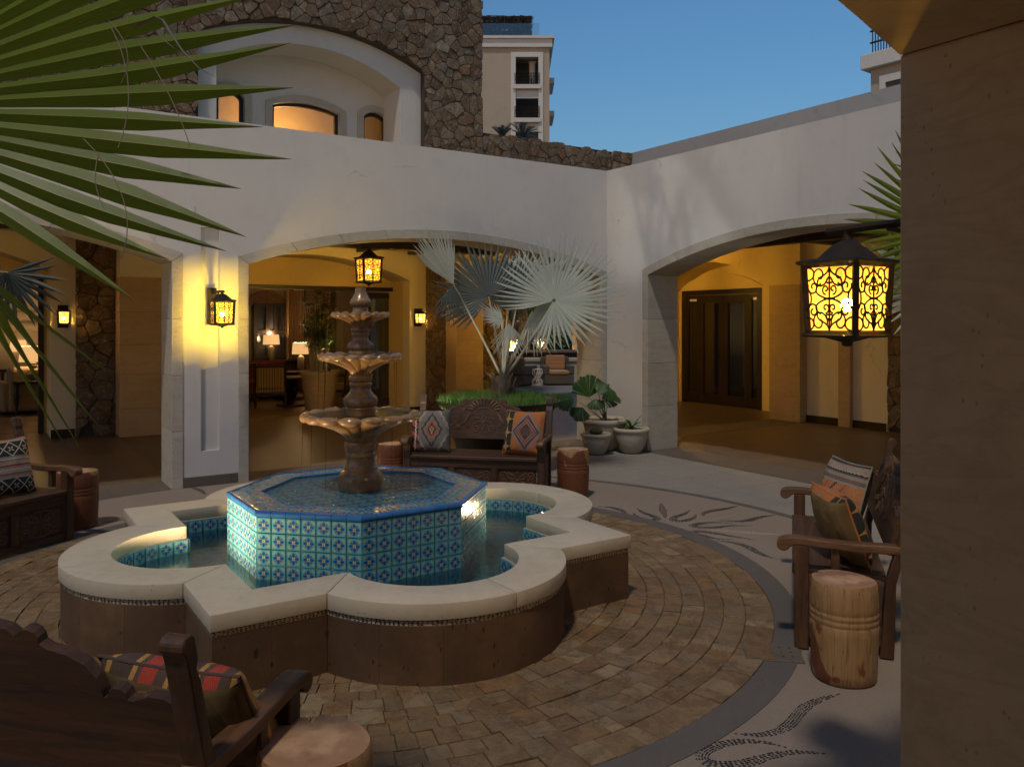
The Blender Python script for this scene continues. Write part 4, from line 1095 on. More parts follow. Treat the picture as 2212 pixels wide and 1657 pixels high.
for idx, (sc_, r, w, t, dt) in enumerate(pavs):
    mb = MB() if idx < 300 and sc_ < 0 else J
    g = .0018; a0, a1 = t + g / (r + w / 2), t + dt - g / (r + w / 2); A = []; B = []
    m = max(2, int(dt * 9) + 1)
    for k in range(m + 1):
        s = a0 + (a1 - a0) * k / m
        A.append(((r + w - g + rq.uniform(-.003, .002)), s)); B.append(((r + g + rq.uniform(-.002, .003)), s))
    poly = A + B[::-1]; n = len(poly); zt = .010 + rq.uniform(-.003, .004); tx, ty = rq.uniform(-.018, .018), rq.uniform(-.018, .018)
    cm = t + dt / 2; cxy = Vector((FC.x + (r + w / 2) * cos(cm), FC.y + (r + w / 2) * sin(cm)))
    vs = [(FC.x + q * cos(s), FC.y + q * sin(s), -.01) for q, s in poly]
    rim = [Vector((FC.x + q * cos(s), FC.y + q * sin(s))) for q, s in poly]
    hz = lambda p: zt + (p.x - cxy.x) * tx + (p.y - cxy.y) * ty
    vs += [(p.x, p.y, hz(p) - .003) for p in rim]
    top = [cxy + (p - cxy) * .965 for p in rim]
    vs += [(p.x, p.y, hz(p) + rq.uniform(-.001, .0012)) for p in top]
    fs = [(k, (k + 1) % n, n + (k + 1) % n, n + k) for k in range(n)] + [(n + k, n + (k + 1) % n, 2 * n + (k + 1) % n, 2 * n + k) for k in range(n)] + [tuple(range(2 * n, 3 * n))]
    mb.add(vs, fs)
    if mb is not J: mb.build('paver', MT['paver'], pc)
o_ = J.build('paver_field', MT['paver'], pc); o_['kind'] = 'stuff'
# drain cover let into the edge of the circle
dp = at(1667, 1412, 1.8 * 1760 / (1412 - 695))
dc = thing('drain_cover', 'square stone drain cover straddling the edge of the paved circle', 'drain cover', (dp.x, dp.y, 0), rz=radians(-42))
MB().box(-.150, .150, -.120, .120, -.02, .0155).build('cover', MT['band_brown'], dc, bevel=.003)
MB().box(-.140, .0, -.112, .112, .0155, .0195).build('stone_inlay', MT['paver'], dc, bevel=.003)
hb = MB()
for a in range(3):
    for b in range(2): hb.lathe([(.006, .0150), (.006, .0162)], 8, M=T(.05 + b * .05, -.06 + a * .06, 0))
hb.build('drain_hole', MT['blackmetal'], dc)

# ------------------------------------------------------------------ pebble mosaic in the terrazzo
def atz(x, y, z=0.0): return at(x, y, (1.8 - z) * 1760 / (y - 695))
def smooth_path(p, k=10):
    out = []
    for i in range(len(p) - 1):
        a, b, c, d = p[max(0, i - 1)], p[i], p[i + 1], p[min(len(p) - 1, i + 2)]
        for s in range(k):
            t = s / k; out.append(.5 * ((2 * b) + (c - a) * t + (2 * a - 5 * b + 4 * c - d) * t * t + (3 * b - a - 3 * c + d) * t ** 3))
    return out + [p[-1]]
mos = MB(); pale = MB()
def vine(pix, w, mb=None, sz=.0085):
    mb = mb or mos
    p = smooth_path([atz(*q) for q in pix]); n = len(p)
    cum = [0]
    for a, b in zip(p, p[1:]): cum.append(cum[-1] + (b - a).length)
    L = cum[-1]; s = 0; i = 0; UP_ = Vector((0, 0, 1))
    while s < L:
        while i < n - 2 and cum[i + 1] < s: i += 1
        seg = p[i + 1] - p[i]; t = (s - cum[i]) / max(1e-6, seg.length); c = p[i] + seg * t; d = seg.normalized(); nn = UP_.cross(d)
        u = s / L; ww = w * max(.12, sin(pi * min(1, max(0, u))) ** .8)
        rows = max(1, int(ww / (sz * 1.5)) + 1)
        for r_ in range(rows):
            q = c + nn * ((r_ - (rows - 1) / 2) * sz * 1.45) + d * rp.uniform(-.004, .004); q.z = .0042
            pebble(mb, q, d, nn, sz * rp.uniform(.85, 1.3), sz * .55 * rp.uniform(.8, 1.1), .0035)
        s += sz * 2.5
A_ = lambda x, y: (1179.7 + .4213 * x, 958.5 + .4213 * y); B_ = lambda x, y: (1179.7 + .23364 * x, 921.6 + .23364 * y); C_ = lambda x, y: (.4436 * x, 921.7 + .4436 * y)
vine([A_(*q) for q in ((975, 1490), (1080, 1497), (1180, 1480), (1250, 1440), (1310, 1370), (1380, 1325), (1500, 1288))], .062)
vine([A_(*q) for q in ((1225, 1560), (1120, 1535), (1000, 1530), (880, 1550), (810, 1585), (805, 1625), (870, 1648), (960, 1650), (1050, 1635), (1150, 1605), (1280, 1585), (1440, 1593))], .062)
for l in (((480, 742), (600, 750), (700, 780), (745, 815)), ((840, 757), (900, 800), (1000, 835), (1030, 860), (960, 867), (860, 845), (800, 800)),
          ((1330, 775), (1280, 810), (1190, 840), (1180, 870), (1260, 877), (1360, 850), (1385, 810)), ((1770, 737), (1650, 765), (1520, 785), (1455, 810), (1460, 835)),
          ((2115, 823), (1980, 840), (1880, 870), (1780, 880), (1590, 872)), ((1720, 900), (1560, 890), (1420, 900), (1355, 920), (1420, 935), (1560, 937), (1700, 921), (1900, 920)),
          ((1920, 1050), (1700, 1015), (1500, 980), (1380, 972), (1355, 988), (1450, 1012), (1570, 1040), (1740, 1047)), ((2130, 1232), (1980, 1180), (1850, 1110), (1720, 1075), (1550, 1055)),
          ((1062, 712), (1075, 770), (1105, 850))):
    vine([B_(*q) for q in l], .066)
for x, y, dx in ((1075, 740, 26), (1080, 765, 40), (1088, 790, 55), (1095, 815, 60)):
    vine([B_(x - dx, y - 12), B_(x, y + 8)], .012, pale); vine([B_(x + dx, y - 16), B_(x, y + 8)], .012, pale)
vine([B_(*q) for q in ((1480, 955), (1700, 970), (1900, 985), (2190, 1003))], .07, pale); vine([B_(*q) for q in ((1400, 880), (1650, 840), (1900, 790))], .03, pale)
vine([C_(*q) for q in ((905, 296), (940, 300), (975, 312), (1000, 332))], .06); vine([C_(*q) for q in ((500, 466), (560, 462), (600, 455))], .03)
m1 = mos.build('pebble_mosaic', MT['pebble'], terr, smooth=True); m1['kind'] = 'stuff'
m2 = pale.build('pale_pebble_mosaic', MT['pebble_pale'], terr, smooth=True); m2['kind'] = 'stuff'
# ------------------------------------------------------------------ carved benches
def spiral(cx, cy, r0, turns, a0, dirn=1, n=22): return [(cx + r0 * (1 - .82 * t / n) * cos(a0 + dirn * 2 * pi * turns * t / n), cy + r0 * (1 - .82 * t / n) * sin(a0 + dirn * 2 * pi * turns * t / n)) for t in range(n + 1)]
def relief(mb, pts, r, M, mirror=True, flat=.8):
    mb.tube([(x, y, 0) for x, y in pts], r, 6, M=M, flat=flat, up=(0, 0, 1))
    if mirror: mb.tube([(-x, y, 0) for x, y in pts], r, 6, M=M, flat=flat, up=(0, 0, 1))
def bez(a, b, c, d, n=12): return [tuple((1 - t) ** 3 * a[i] + 3 * (1 - t) ** 2 * t * b[i] + 3 * (1 - t) * t * t * c[i] + t ** 3 * d[i] for i in (0, 1)) for t in [k / n for k in range(n + 1)]]
LEAN = radians(12)
def crest_poly():
    h = [(0, .965), (.10, .965), (.15, .957), (.172, .938), (.18, .918)]
    h += [(.212 + .036 * cos(t), .925 + .036 * sin(t)) for t in [radians(200 - k * 30) for k in range(8)]]
    h += [(.27, .905), (.33, .893), (.38, .868), (.41, .83), (.422, .79), (.425, .770)]
    h += [(.468 + .032 * cos(t), .772 + .032 * sin(t)) for t in [radians(180 - k * 36) for k in range(6)]]
    h += [(.515, .768), (.56, .786), (.61, .785), (.665, .755), (.665, .533)]
    return h + [(-x, y) for x, y in h[::-1] if x > 0]
def back_M(): return T(0, .47, .42) @ RX(radians(90) - LEAN) @ T(0, -.42, 0)     # panel plane: x, height (y), towards the sitter (z)
def make_bench(label):
    b = thing('carved_bench', label, 'bench', group='carved wooden benches round the fountain')
    for sx in (-1, 1):
        MB().box(sx * .70 - .037, sx * .70 + .037, 0, .075, 0, .565).build('leg', MT['wood_v'], b, bevel=.005)
        # raked rear leg and post with a rolled top
        side = [(.43, 0), (.50, 0), (.51, .40), (.645, .91), (.655, .935)] + [(.640 + .030 * cos(t), .955 + .030 * sin(t)) for t in [radians(-20 + k * 40) for k in range(6)]] + [(.598, .905), (.605, .885), (.585, .845), (.46, .40)]
        MB().prism(side, -.036, .036, M=T(sx * .70, 0, 0) @ Matrix(((0, 0, 1, 0), (1, 0, 0, 0), (0, 1, 0, 0), (0, 0, 0, 1)))).build('rear_leg', MT['wood_v'], b, bevel=.004)
        # arm with scrolled end
        arm = [(.56, .555), (.30, .552), (.10, .562), (.02, .566), (-.01, .560)] + [(-.058 + .036 * cos(t), .562 + .036 * sin(t)) for t in [radians(-40 - k * 32) for k in range(8)]] + [(-.03, .604), (.05, .606), (.18, .598), (.32, .594), (.57, .602)]
        MB().prism(arm, -.040, .040, M=T(sx * .70, 0, 0) @ Matrix(((0, 0, 1, 0), (1, 0, 0, 0), (0, 1, 0, 0), (0, 0, 0, 1)))).build('arm', MT['wood_l'], b, bevel=.006, seg=2)
        MB().box(sx * .70 - .02, sx * .70 + .02, .19, .235, .42, .556).build('arm_post', MT['wood_v'], b, bevel=.003)
        MB().box(sx * .70 - .016, sx * .70 + .016, .076, .44, .06, .40).build('side_panel', MT['wood_l'], b)
    MB().box(-.662, .662, -.012, .47, .384, .42).build('seat', MT['wood'], b, bevel=.006)
    MB().box(-.662, .662, .012, .047, .304, .383).build('front_rail', MT['wood'], b, bevel=.003)
    MB().box(-.662, .662, .012, .047, .018, .068).build('lower_rail', MT['wood'], b, bevel=.003)
    for sx in (-.225, .225): MB().box(sx - .032, sx + .032, .014, .045, .0685, .3035).build('stile', MT['wood_v'], b, bevel=.003)
    for k, cx in enumerate((-.4555, 0, .4555)):
        hw = .195
        p = MB().box(cx - hw, cx + hw, .030, .044, .069, .303).build('front_panel', MT['wood'], b)
        M = T(cx, .030, .186) @ RX(radians(90)); mb = MB()
        relief(mb, [(0, -.095), (0, .095)], .006, M, False)
        for a in range(4):
            th = a * pi / 2 + pi / 4
            relief(mb, [(.03 * cos(th) + .05 * cos(th) * (1 + cos(s)) * 1.15 - .030 * sin(th) * sin(s), (.03 * sin(th) + .05 * sin(th) * (1 + cos(s)) + .030 * cos(th) * sin(s)) * .72) for s in [2 * pi * q / 18 for q in range(19)]], .0065, M, False)
            relief(mb, [(.035 * cos(th) + .05 * cos(th) * (1 + cos(s)) * .7 - .016 * sin(th) * sin(s), (.035 * sin(th) + .05 * sin(th) * (1 + cos(s)) * .6 + .016 * cos(th) * sin(s)) * .72) for s in [2 * pi * q / 14 for q in range(15)]], .005, M, False)
        relief(mb, spiral(.135, .055, .042, 1.4, radians(250)), .0065, M); relief(mb, spiral(.135, -.058, .042, 1.4, radians(110), -1), .0065, M)
        relief(mb, bez((.095, .045), (.12, .02), (.12, -.02), (.095, -.045)), .006, M); relief(mb, bez((.0, .10), (.06, .115), (.08, .06), (.105, .098)), .006, M); relief(mb, bez((.0, -.10), (.06, -.115), (.08, -.06), (.105, -.098)), .006, M)
        mb.ball((0, 0, 0), .016, 10, 6, M=M, sq=(1, 1, .6))
        for q in range(6): mb.ball((.155 * (1 if q % 2 else -1), -.02 + .02 * (q // 2), 0), .009, 8, 5, M=M, sq=(1.2, .8, .6))
        mb.build('carving', MT['wood_l'], p, smooth=True)
    bp = MB().prism(crest_poly(), -.018, .018, M=back_M()).build('back_panel', MT['wood'], b, bevel=.006, seg=2)
    mb = MB(); M = back_M() @ T(0, 0, .019)
    for k in range(11):                                                            # fan shell
        th = radians(8 + 164 * k / 10); mb.ball((0, 0, 0), 1, 8, 6, M=M @ T(.128 * cos(th) * 1.15, .835 + .095 * sin(th), 0) @ RZ(th) @ Matrix.Diagonal((.050, .015, .010, 1)))
    relief(mb, [(.205 * cos(t) * 1.0, .828 + .135 * sin(t)) for t in [radians(4 + 172 * k / 24) for k in range(25)]], .008, M, False)
    relief(mb, [(.095 * cos(t), .815 + .045 * sin(t)) for t in [radians(10 + 160 * k / 16) for k in range(17)]], .0075, M, False)
    relief(mb, spiral(.125, .815, .034, 1.5, radians(80), -1), .007, M); relief(mb, spiral(.212, .925, .030, 1.4, radians(90), -1), .006, M)
    for d in (0, .022, .044): relief(mb, bez((.215 + d * .3, .865 - d * .3), (.24 + d, .80), (.24 + d, .70), (.335 + d * .9, .672 - d * .2)), .0065, M)
    relief(mb, spiral(.215, .845, .024, 1.3, radians(260), 1), .006, M)
    for k in range(5): mb.ball((0, 0, 0), 1, 8, 6, M=M @ T(.165 + k * .012, .785 - k * .022, 0) @ RZ(radians(-35)) @ Matrix.Diagonal((.040, .011, .009, 1))); mb.ball((0, 0, 0), 1, 8, 6, M=M @ T(-.165 - k * .012, .785 - k * .022, 0) @ RZ(radians(215)) @ Matrix.Diagonal((.040, .011, .009, 1)))
    relief(mb, bez((0, .70), (.05, .735), (.09, .70), (.10, .655)), .008, M); relief(mb, spiral(.085, .645, .045, 1.5, radians(60), -1), .0085, M)
    relief(mb, bez((0, .63), (.01, .66), (.02, .69), (0, .72)), .009, M)
    for sx in (-1, 1):
        for (fx, fy) in ((.18, .672), (.275, .655)):
            for q in range(6): mb.ball((0, 0, 0), 1, 8, 5, M=M @ T(sx * fx + .017 * cos(q * pi / 3), fy + .017 * sin(q * pi / 3), 0) @ Matrix.Diagonal((.010, .010, .008, 1)))
            mb.ball((0, 0, 0), 1, 8, 5, M=M @ T(sx * fx, fy, 0) @ Matrix.Diagonal((.008, .008, .011, 1)))
    relief(mb, bez((.22, .895), (.30, .885), (.37, .86), (.405, .785)), .0065, M); relief(mb, spiral(.468, .772, .024, 1.2, radians(90), -1), .006, M); relief(mb, bez((.50, .765), (.55, .775), (.60, .772), (.65, .745)), .006, M)
    relief(mb, bez((0, .775), (.035, .76), (.04, .73), (0, .72)), .008, M); relief(mb, bez((.03, .745), (.07, .76), (.10, .75), (.12, .735)), .008, M)
    mb.build('carving', MT['wood_l'], bp, smooth=True)
    return b
def place(o, cx, cy, ang_cam):
    p = cw(cx, cy); rz = radians(ang_cam) - YAW
    o.location = (p.x, p.y, .0105); o.rotation_euler = (0, 0, rz); return T(p.x, p.y, .0105) @ RZ(rz)
bench_rear = make_bench('carved wooden bench with shell crest facing the viewer beyond the fountain')
bench_right = copy_tree(bench_rear); bench_right['label'] = 'carved wooden bench seen side-on beside the near limestone pier'
bench_left = copy_tree(bench_rear); bench_left['label'] = 'carved wooden bench cut by the frame, beyond the basin below the silver lamp-lit loggia'
bench_left['label'] = 'carved wooden bench with floral panels under the black and red banded cushion'
bench_front = copy_tree(bench_rear); bench_front['label'] = 'carved wooden bench with its dark back turned to the viewer'
BM_rear = place(bench_rear, -.40, 8.275, -10.7); BM_right = place(bench_right, 1.79, 5.17, -109); BM_left = place(bench_left, -3.88, 6.03, 68); BM_front = place(bench_front, -1.43, 2.865, 169)
# ------------------------------------------------------------------ cushions
def cushion(BM, loc, rx, rz, label, mat, back, w=.44, h=.42, t=.085, seed=1, ry=0.0, wrap=0.0):
    rnd = random.Random(seed); n = 22; mb = MB(); P_ = []
    for side in (1, -1):
        g = []
        for j in range(n + 1):
            for i in range(n + 1):
                x, y = 2 * i / n - 1, 2 * j / n - 1
                edge = (1 - abs(x) ** 2.4) * (1 - abs(y) ** 2.4)
                z = side * t * max(0, edge) ** .42
                pin = 1 - .055 * (1 - abs(x) ** 2) * abs(y) ** 3 - .0
                piny = 1 - .055 * (1 - abs(x) ** 3 * 0 - abs(y) ** 2) * abs(x) ** 3
                k = .004 * mnoise.noise(Vector((x * 3 + seed, y * 3, side * 2)))
                g.append((w / 2 * x * (1 - .06 * (1 - y * y) * abs(x)), h / 2 * y * (1 - .07 * (1 - x * x) * abs(y)), z + k * 2 + .006 * side * mnoise.noise(Vector((x * 7, y * 7, seed))) * edge))
        k0 = len(mb.f); fs = []; us = []; ms = []
        for j in range(n):
            for i in range(n):
                a = j * (n + 1) + i; q = (a, a + 1, a + n + 2, a + n + 1); u = [(i / n, j / n), ((i + 1) / n, j / n), ((i + 1) / n, (j + 1) / n), (i / n, (j + 1) / n)]
                fs.append(q if side > 0 else q[::-1]); us.append(u if side > 0 else u[::-1]); ms.append(0 if side > 0 or (j + .5) / n > 1 - wrap else 1)
        mb.add(g, fs, us); mb.mi.update({k0 + e: 1 for e, m_ in enumerate(ms) if m_})
    o = mb.build('cushion', [mat, back], None, M=BM @ T(*loc) @ RZ(rz) @ RX(rx) @ RY(ry), smooth=True, ang=80)
    pts = [(w / 2 * x * .985, h / 2 * y * .985, 0) for x, y in [(-1 + 2 * k / 8, -1) for k in range(8)] + [(1, -1 + 2 * k / 8) for k in range(8)] + [(1 - 2 * k / 8, 1) for k in range(8)] + [(-1, 1 - 2 * k / 8) for k in range(8)]]
    pts = [(x * (1 - .06 * (1 - (y / (h / 2)) ** 2)), y * (1 - .07 * (1 - (x / (w / 2)) ** 2)), z) for x, y, z in pts]
    MB().tube(pts, .006, 6, closed=True).build('piping', mat, o, smooth=True)
    return tag(o, label, 'cushion', 'woven cushions on the benches')
UPR = radians(74)
cushion(BM_rear, (-.50, .20, .645), UPR, radians(8), 'woven cushion with grey diamond and toothed border on the bench', MT['kilim1'], MT['satin'], .42, .45, .08, 1)
cushion(BM_rear, (.49, .22, .645), UPR, radians(-14), 'woven cushion with dark red medallion and orange stars on the bench', MT['kilim2'], MT['satin'], .44, .46, .085, 2, ry=0)
cushion(BM_right, (-.22, .30, .665), UPR, radians(28), 'woven cushion with orange centre and grey stripes leaning on the side-on bench', MT['kilim3'], MT['satin'], .46, .46, .085, 3)
cushion(BM_right, (.42, .25, .625), radians(70), radians(200), 'cushion showing its shiny bronze satin back on the side-on bench', MT['kilim2'], MT['satin'], .48, .42, .10, 4, wrap=.06)
cushion(BM_left, (.27, .24, .645), UPR, radians(-4), 'woven cushion with black lozenge bands and red stripes', MT['kilim0'], MT['satin'], .50, .46, .09, 5)
cushion(BM_left, (-.25, .36, .60), radians(66), radians(10), 'reddish striped cushion tucked behind the banded cushion', MT['kilim4'], MT['satin'], .40, .36, .07, 8)
cushion(BM_front, (-.47, .21, .555), radians(60), radians(-6), 'cushion with red and yellow striped edge behind the dark bench back', MT['kilim4'], MT['satin'], .52, .46, .10, 6, wrap=.06)
cushion(BM_front, (-.54, .10, .49), radians(20), radians(-20), 'pale cushion corner under the arm of the dark bench', MT['cream_cloth'], MT['cream_cloth'], .30, .30, .06, 7)

# ------------------------------------------------------------------ stump tables
def stump(X, Y, label, seed, rad=.155, hgt=.49, grooves=True, crack=None, mat='stump'):
    p = cw(X, Y); t = thing('stump_table', label, 'stump table', (p.x, p.y, .006), rz=seed * 1.3, group='log stump side tables')
    pr = [(rad * .86, 0), (rad * .94, .012), (rad * .98, .06), (rad * 1.0, .16), (rad * 1.02, .24)]
    if grooves:
        for z in (.292, .322, .352): pr += [(rad * 1.03, z - .013), (rad * 1.01, z - .005), (rad * 1.0, z), (rad * 1.01, z + .005)]
    pr += [(rad * 1.03, .38), (rad * 1.0, .44), (rad * .985, hgt - .012), (rad * .95, hgt)]
    a0 = crack if crack is not None else 99
    def fn(j, th, r, z):
        k = 1 + .035 * sin(2 * th + seed) + .025 * sin(3 * th + seed * 2) + .012 * mnoise.noise(Vector((cos(th) * 2 + seed, sin(th) * 2, z * 3)))
        d = abs((th - a0 + pi) % (2 * pi) - pi)
        if a0 < 10 and z > .30: k *= 1 - .45 * max(0, 1 - d / .10) * min(1, (z - .30) / .12)
        return r * k, z
    mb = MB(); mb.lathe(pr, 72, fn=fn, cap=False)
    n = 72; base_i = len(mb.v) - n
    rings = 5
    for q in range(1, rings + 1):
        f = 1 - q / rings
        mb.v += [(mb.v[base_i + i][0] * f, mb.v[base_i + i][1] * f, hgt + .0015 * q) for i in range(n)]
    for q in range(rings):
        for i in range(n): mb.f.append([base_i + q * n + i, base_i + q * n + (i + 1) % n, base_i + (q + 1) * n + (i + 1) % n, base_i + (q + 1) * n + i])
    mb.build('log', MT[mat], t, smooth=True, ang=40)
    if False:
        c = crack; MB().prism([(rad * .30 * cos(c), rad * .30 * sin(c)), (rad * 1.01 * cos(c - .05), rad * 1.01 * sin(c - .05)), (rad * 1.01 * cos(c + .07), rad * 1.01 * sin(c + .07))], hgt - .05, hgt + .0095).build('split', MT['soil'], t)
    return t
stump(1.674, 4.12, 'pale log stump table with red heartwood in front of the side-on bench', 1, .157, .495, crack=.35)
stump(.625, 8.36, 'brown log stump table to the right of the shell-crested bench', 2, .155, mat='stump_mid')
stump(-3.80, 7.12, 'red and yellow log stump table beyond the end of the banded-cushion bench', 3, .16, mat='stump_red')
stump(-1.29, 8.73, 'reddish log stump table half hidden behind the fountain column', 4, .15, mat='stump_red')
stump(-.62, 2.55, 'pale log stump table with split top, cut by the bottom of the picture', 5, .180, .48, crack=1.05)

# ------------------------------------------------------------------ lanterns
def filigree(mb, M, w, h):
    r = .0031 * w / .17
    f = lambda pts: [(x * w / 2, y * h / 2) for x, y in pts]
    for s in (1, -1):
        relief(mb, f(bez((0, .95 * s), (.1, .6 * s), (.55, .75 * s), (.5, .42 * s))), r, M); relief(mb, f(spiral(.42, .70 * s, .36, 1.3, radians(200), s, 16)), r, M)
        relief(mb, f(spiral(.68, .36 * s, .24, 1.2, radians(20), -s, 14)), r, M)
        relief(mb, f(bez((.08, 0), (.55, .1 * s), (.75, .28 * s), (.35, .46 * s))), r, M)
        relief(mb, f(bez((.95, .95 * s), (.6, .98 * s), (.5, .6 * s), (.95, .55 * s))), r, M)
        relief(mb, f(spiral(.15, .28 * s, .16, 1.1, radians(270), s, 12)), r, M)
        relief(mb, f(bez((0, .5 * s), (.12, .42 * s), (.2, .55 * s), (0, .66 * s))), r, M)
    relief(mb, f([(0, -.97), (0, .97)]), r * 1.1, M, False); relief(mb, f(bez((.95, .35), (.7, .15), (.7, -.15), (.95, -.35))), r, M)
    relief(mb, f([(-.22, 0), (.22, 0)]), r * 1.4, M, False)
def lantern(label, loc, power, sc=1.0, bracket=None, rod=0.0, glass='amber', detail=True, color=(1, .62, .12), rz=0.0, group='amber glass iron lanterns'):
    t = thing('lantern', label, 'lantern', loc, rz, group)
    S = Matrix.Scale(sc, 4); h = .118; a, b = .100, .090                     # half sides at top and bottom
    fr = MB()
    for sx in (-1, 1):
        for sy in (-1, 1): fr.tube([(sx * b, sy * b, -h), (sx * a, sy * a, h)], .0135, 4, M=S)
    for z, k in ((h, a), (-h, b)):
        for i in range(4):
            p0 = RZ(i * pi / 2) @ Vector((k, -k, z)); p1 = RZ(i * pi / 2) @ Vector((k, k, z)); fr.tube([p0, p1], .011, 4, M=S)
    fr.build('frame', MT['iron'], t)
    R4 = S @ RZ(pi / 4); q = sqrt(2)
    rf_ = MB().lathe([(.114 * q, h), (.120 * q, h + .006), (.118 * q, h + .013), (.095 * q, h + .020), (.05, h + .022)], 4, M=R4); rf_.lathe([(.108, h + .016), (.094, h + .026), (.076, h + .042), (.057, h + .060), (.036, h + .075), (.018, h + .083), (.011, h + .10)], 28, M=S); rf_.build('roof', MT['iron'], t, smooth=True, ang=40)
    MB().lathe([(.006, -h - .045), (.016, -h - .042), (.018, -h - .03), (.05 * q, -h - .016), (.100 * q, -h - .012), (.108 * q, -h - .006), (.100 * q, -h)], 4, M=R4).build('base', MT['iron'], t)
    for i in range(4):
        A = RZ(i * pi / 2)
        vs = [A @ Vector(p) for p in ((b, -b, -h), (b, b, -h), (a, a, h), (a, -a, h))]
        pane = MB().add(vs, [(0, 1, 2, 3)], M=S).build('pane', MT[glass], t)
        if detail and i in (2, 3) or detail == 2:
            mb = MB(); M = S @ A @ Matrix(((0, 0, 1, (a + b) / 2 + .004), (1, 0, 0, 0), (0, 1, 0, 0), (0, 0, 0, 1))) @ RX(0)
            filigree(mb, M, .185, .225); mb.build('filigree', MT['iron'], pane, smooth=True)
    MB().ball((0, 0, -.02), .022, 12, 8, M=S).build('bulb', MT['bulb'], t, smooth=True)
    br = MB(); zt = h + .10
    if bracket:                                   # direction (unit, in plan) and distance to the wall
        d, L = Vector((*bracket[0], 0)), bracket[1]; za = .225
        br.tube([(0, 0, zt - .02), (0, 0, za)], .010, 8); br.tube([tuple(-d * .075 + Vector((0, 0, za - .006))), tuple(d * .1 + Vector((0, 0, za))), tuple(d * L + Vector((0, 0, za)))], .014, 4)
        s = [d * (.05 + .10 * cos(x)) + Vector((0, 0, za - .07 + .06 * sin(x))) for x in [radians(90 - k * 20) for k in range(10)]]
        br.tube([tuple(d * L + Vector((0, 0, za - .12)))] + [tuple(d * (L * .62) + Vector((0, 0, za - .05))), tuple(d * (L * .3) + Vector((0, 0, za - .012)))], .008, 6)
        n_ = Vector((-d.y, d.x, 0)); c = d * (L - .008)
        br.box(-.05, .05, -.008, .007, -.20, .20, M=Matrix(((n_.x, d.x, 0, c.x), (n_.y, d.y, 0, c.y), (0, 0, 1, za - .15), (0, 0, 0, 1))))
        br.build('bracket', MT['iron'], t, bevel=.002)
    elif rod:
        br.tube([(0, 0, zt * sc - .02), (0, 0, rod)], .008, 8); br.lathe([(.05, rod - .02), (.05, rod), (.01, rod)], 12)
        br.build('hanging_rod', MT['iron'], t)
    ld = bpy.data.lights.new('lantern_light', 'POINT'); ld.energy = power; ld.color = color; ld.shadow_soft_size = .022 * sc
    lo = bpy.data.objects.new('lantern_light', ld); COL.objects.link(lo); lo.parent = t; lo.location = (0, 0, -.02 * sc)
    return t
lantern('large iron lantern with amber filigree glass hanging beside the near pier', (2.33, 1.58, 1.872), 95, .93, ((0, -1), .455))
lantern('iron lantern on a bracket on the pier between the arches', (2.19, 8.84, 1.895), 230, 1.0, ((0, 1), .448), color=(1, .74, .06))
lantern('amber lantern hanging from the beam inside the arch behind the fountain', (5.27, 12.1, 2.62), 520, 1.55, rod=.40)
lantern('amber lantern hanging in the corner of the loggia, hidden by the corner', (10.2, 12.1, 2.62), 1000, 1.55, rod=.40, detail=False)
lantern('unseen amber lantern hanging in the side loggia behind the near pier', (10.2, 5.8, 2.62), 60, 1.55, rod=.40, detail=False)  # out of view; a repeat kept for the light it gives
lantern('unseen amber lantern hanging in the loggia beyond the partly hidden arch', (-.70, 12.1, 2.62), 110, 1.55, rod=.40, detail=False)  # outside the frame; another repeat hung for its light
lantern('unseen amber lantern added behind the viewpoint to light the near pier', (-2.2, -.9, 2.40), 42, 1.55, rod=.58, detail=False)  # lamp added out of view to warm the near pier
def sconce(label, loc, power):
    t = lantern(label, loc, power, .78, glass='amber_far', detail=2, color=(1, .62, .20), group='wall sconces in the loggia')
    MB().box(-.07, .07, .085, .145, -.16, .19).build('back_plate', MT['iron'], t, bevel=.006)
    MB().lathe([(.02, .165), (.05, .17), (.035, .185), (.02, .19)], 12).build('top_scroll', MT['iron'], t, smooth=True)
sconce('small lit sconce on the cream wall left of the rubble pilaster, far left', (1.165, 14.25, 1.865), 45)
sconce('small lit sconce on the cream pilaster behind the fountain', (7.29, 14.25, 1.865), 45)
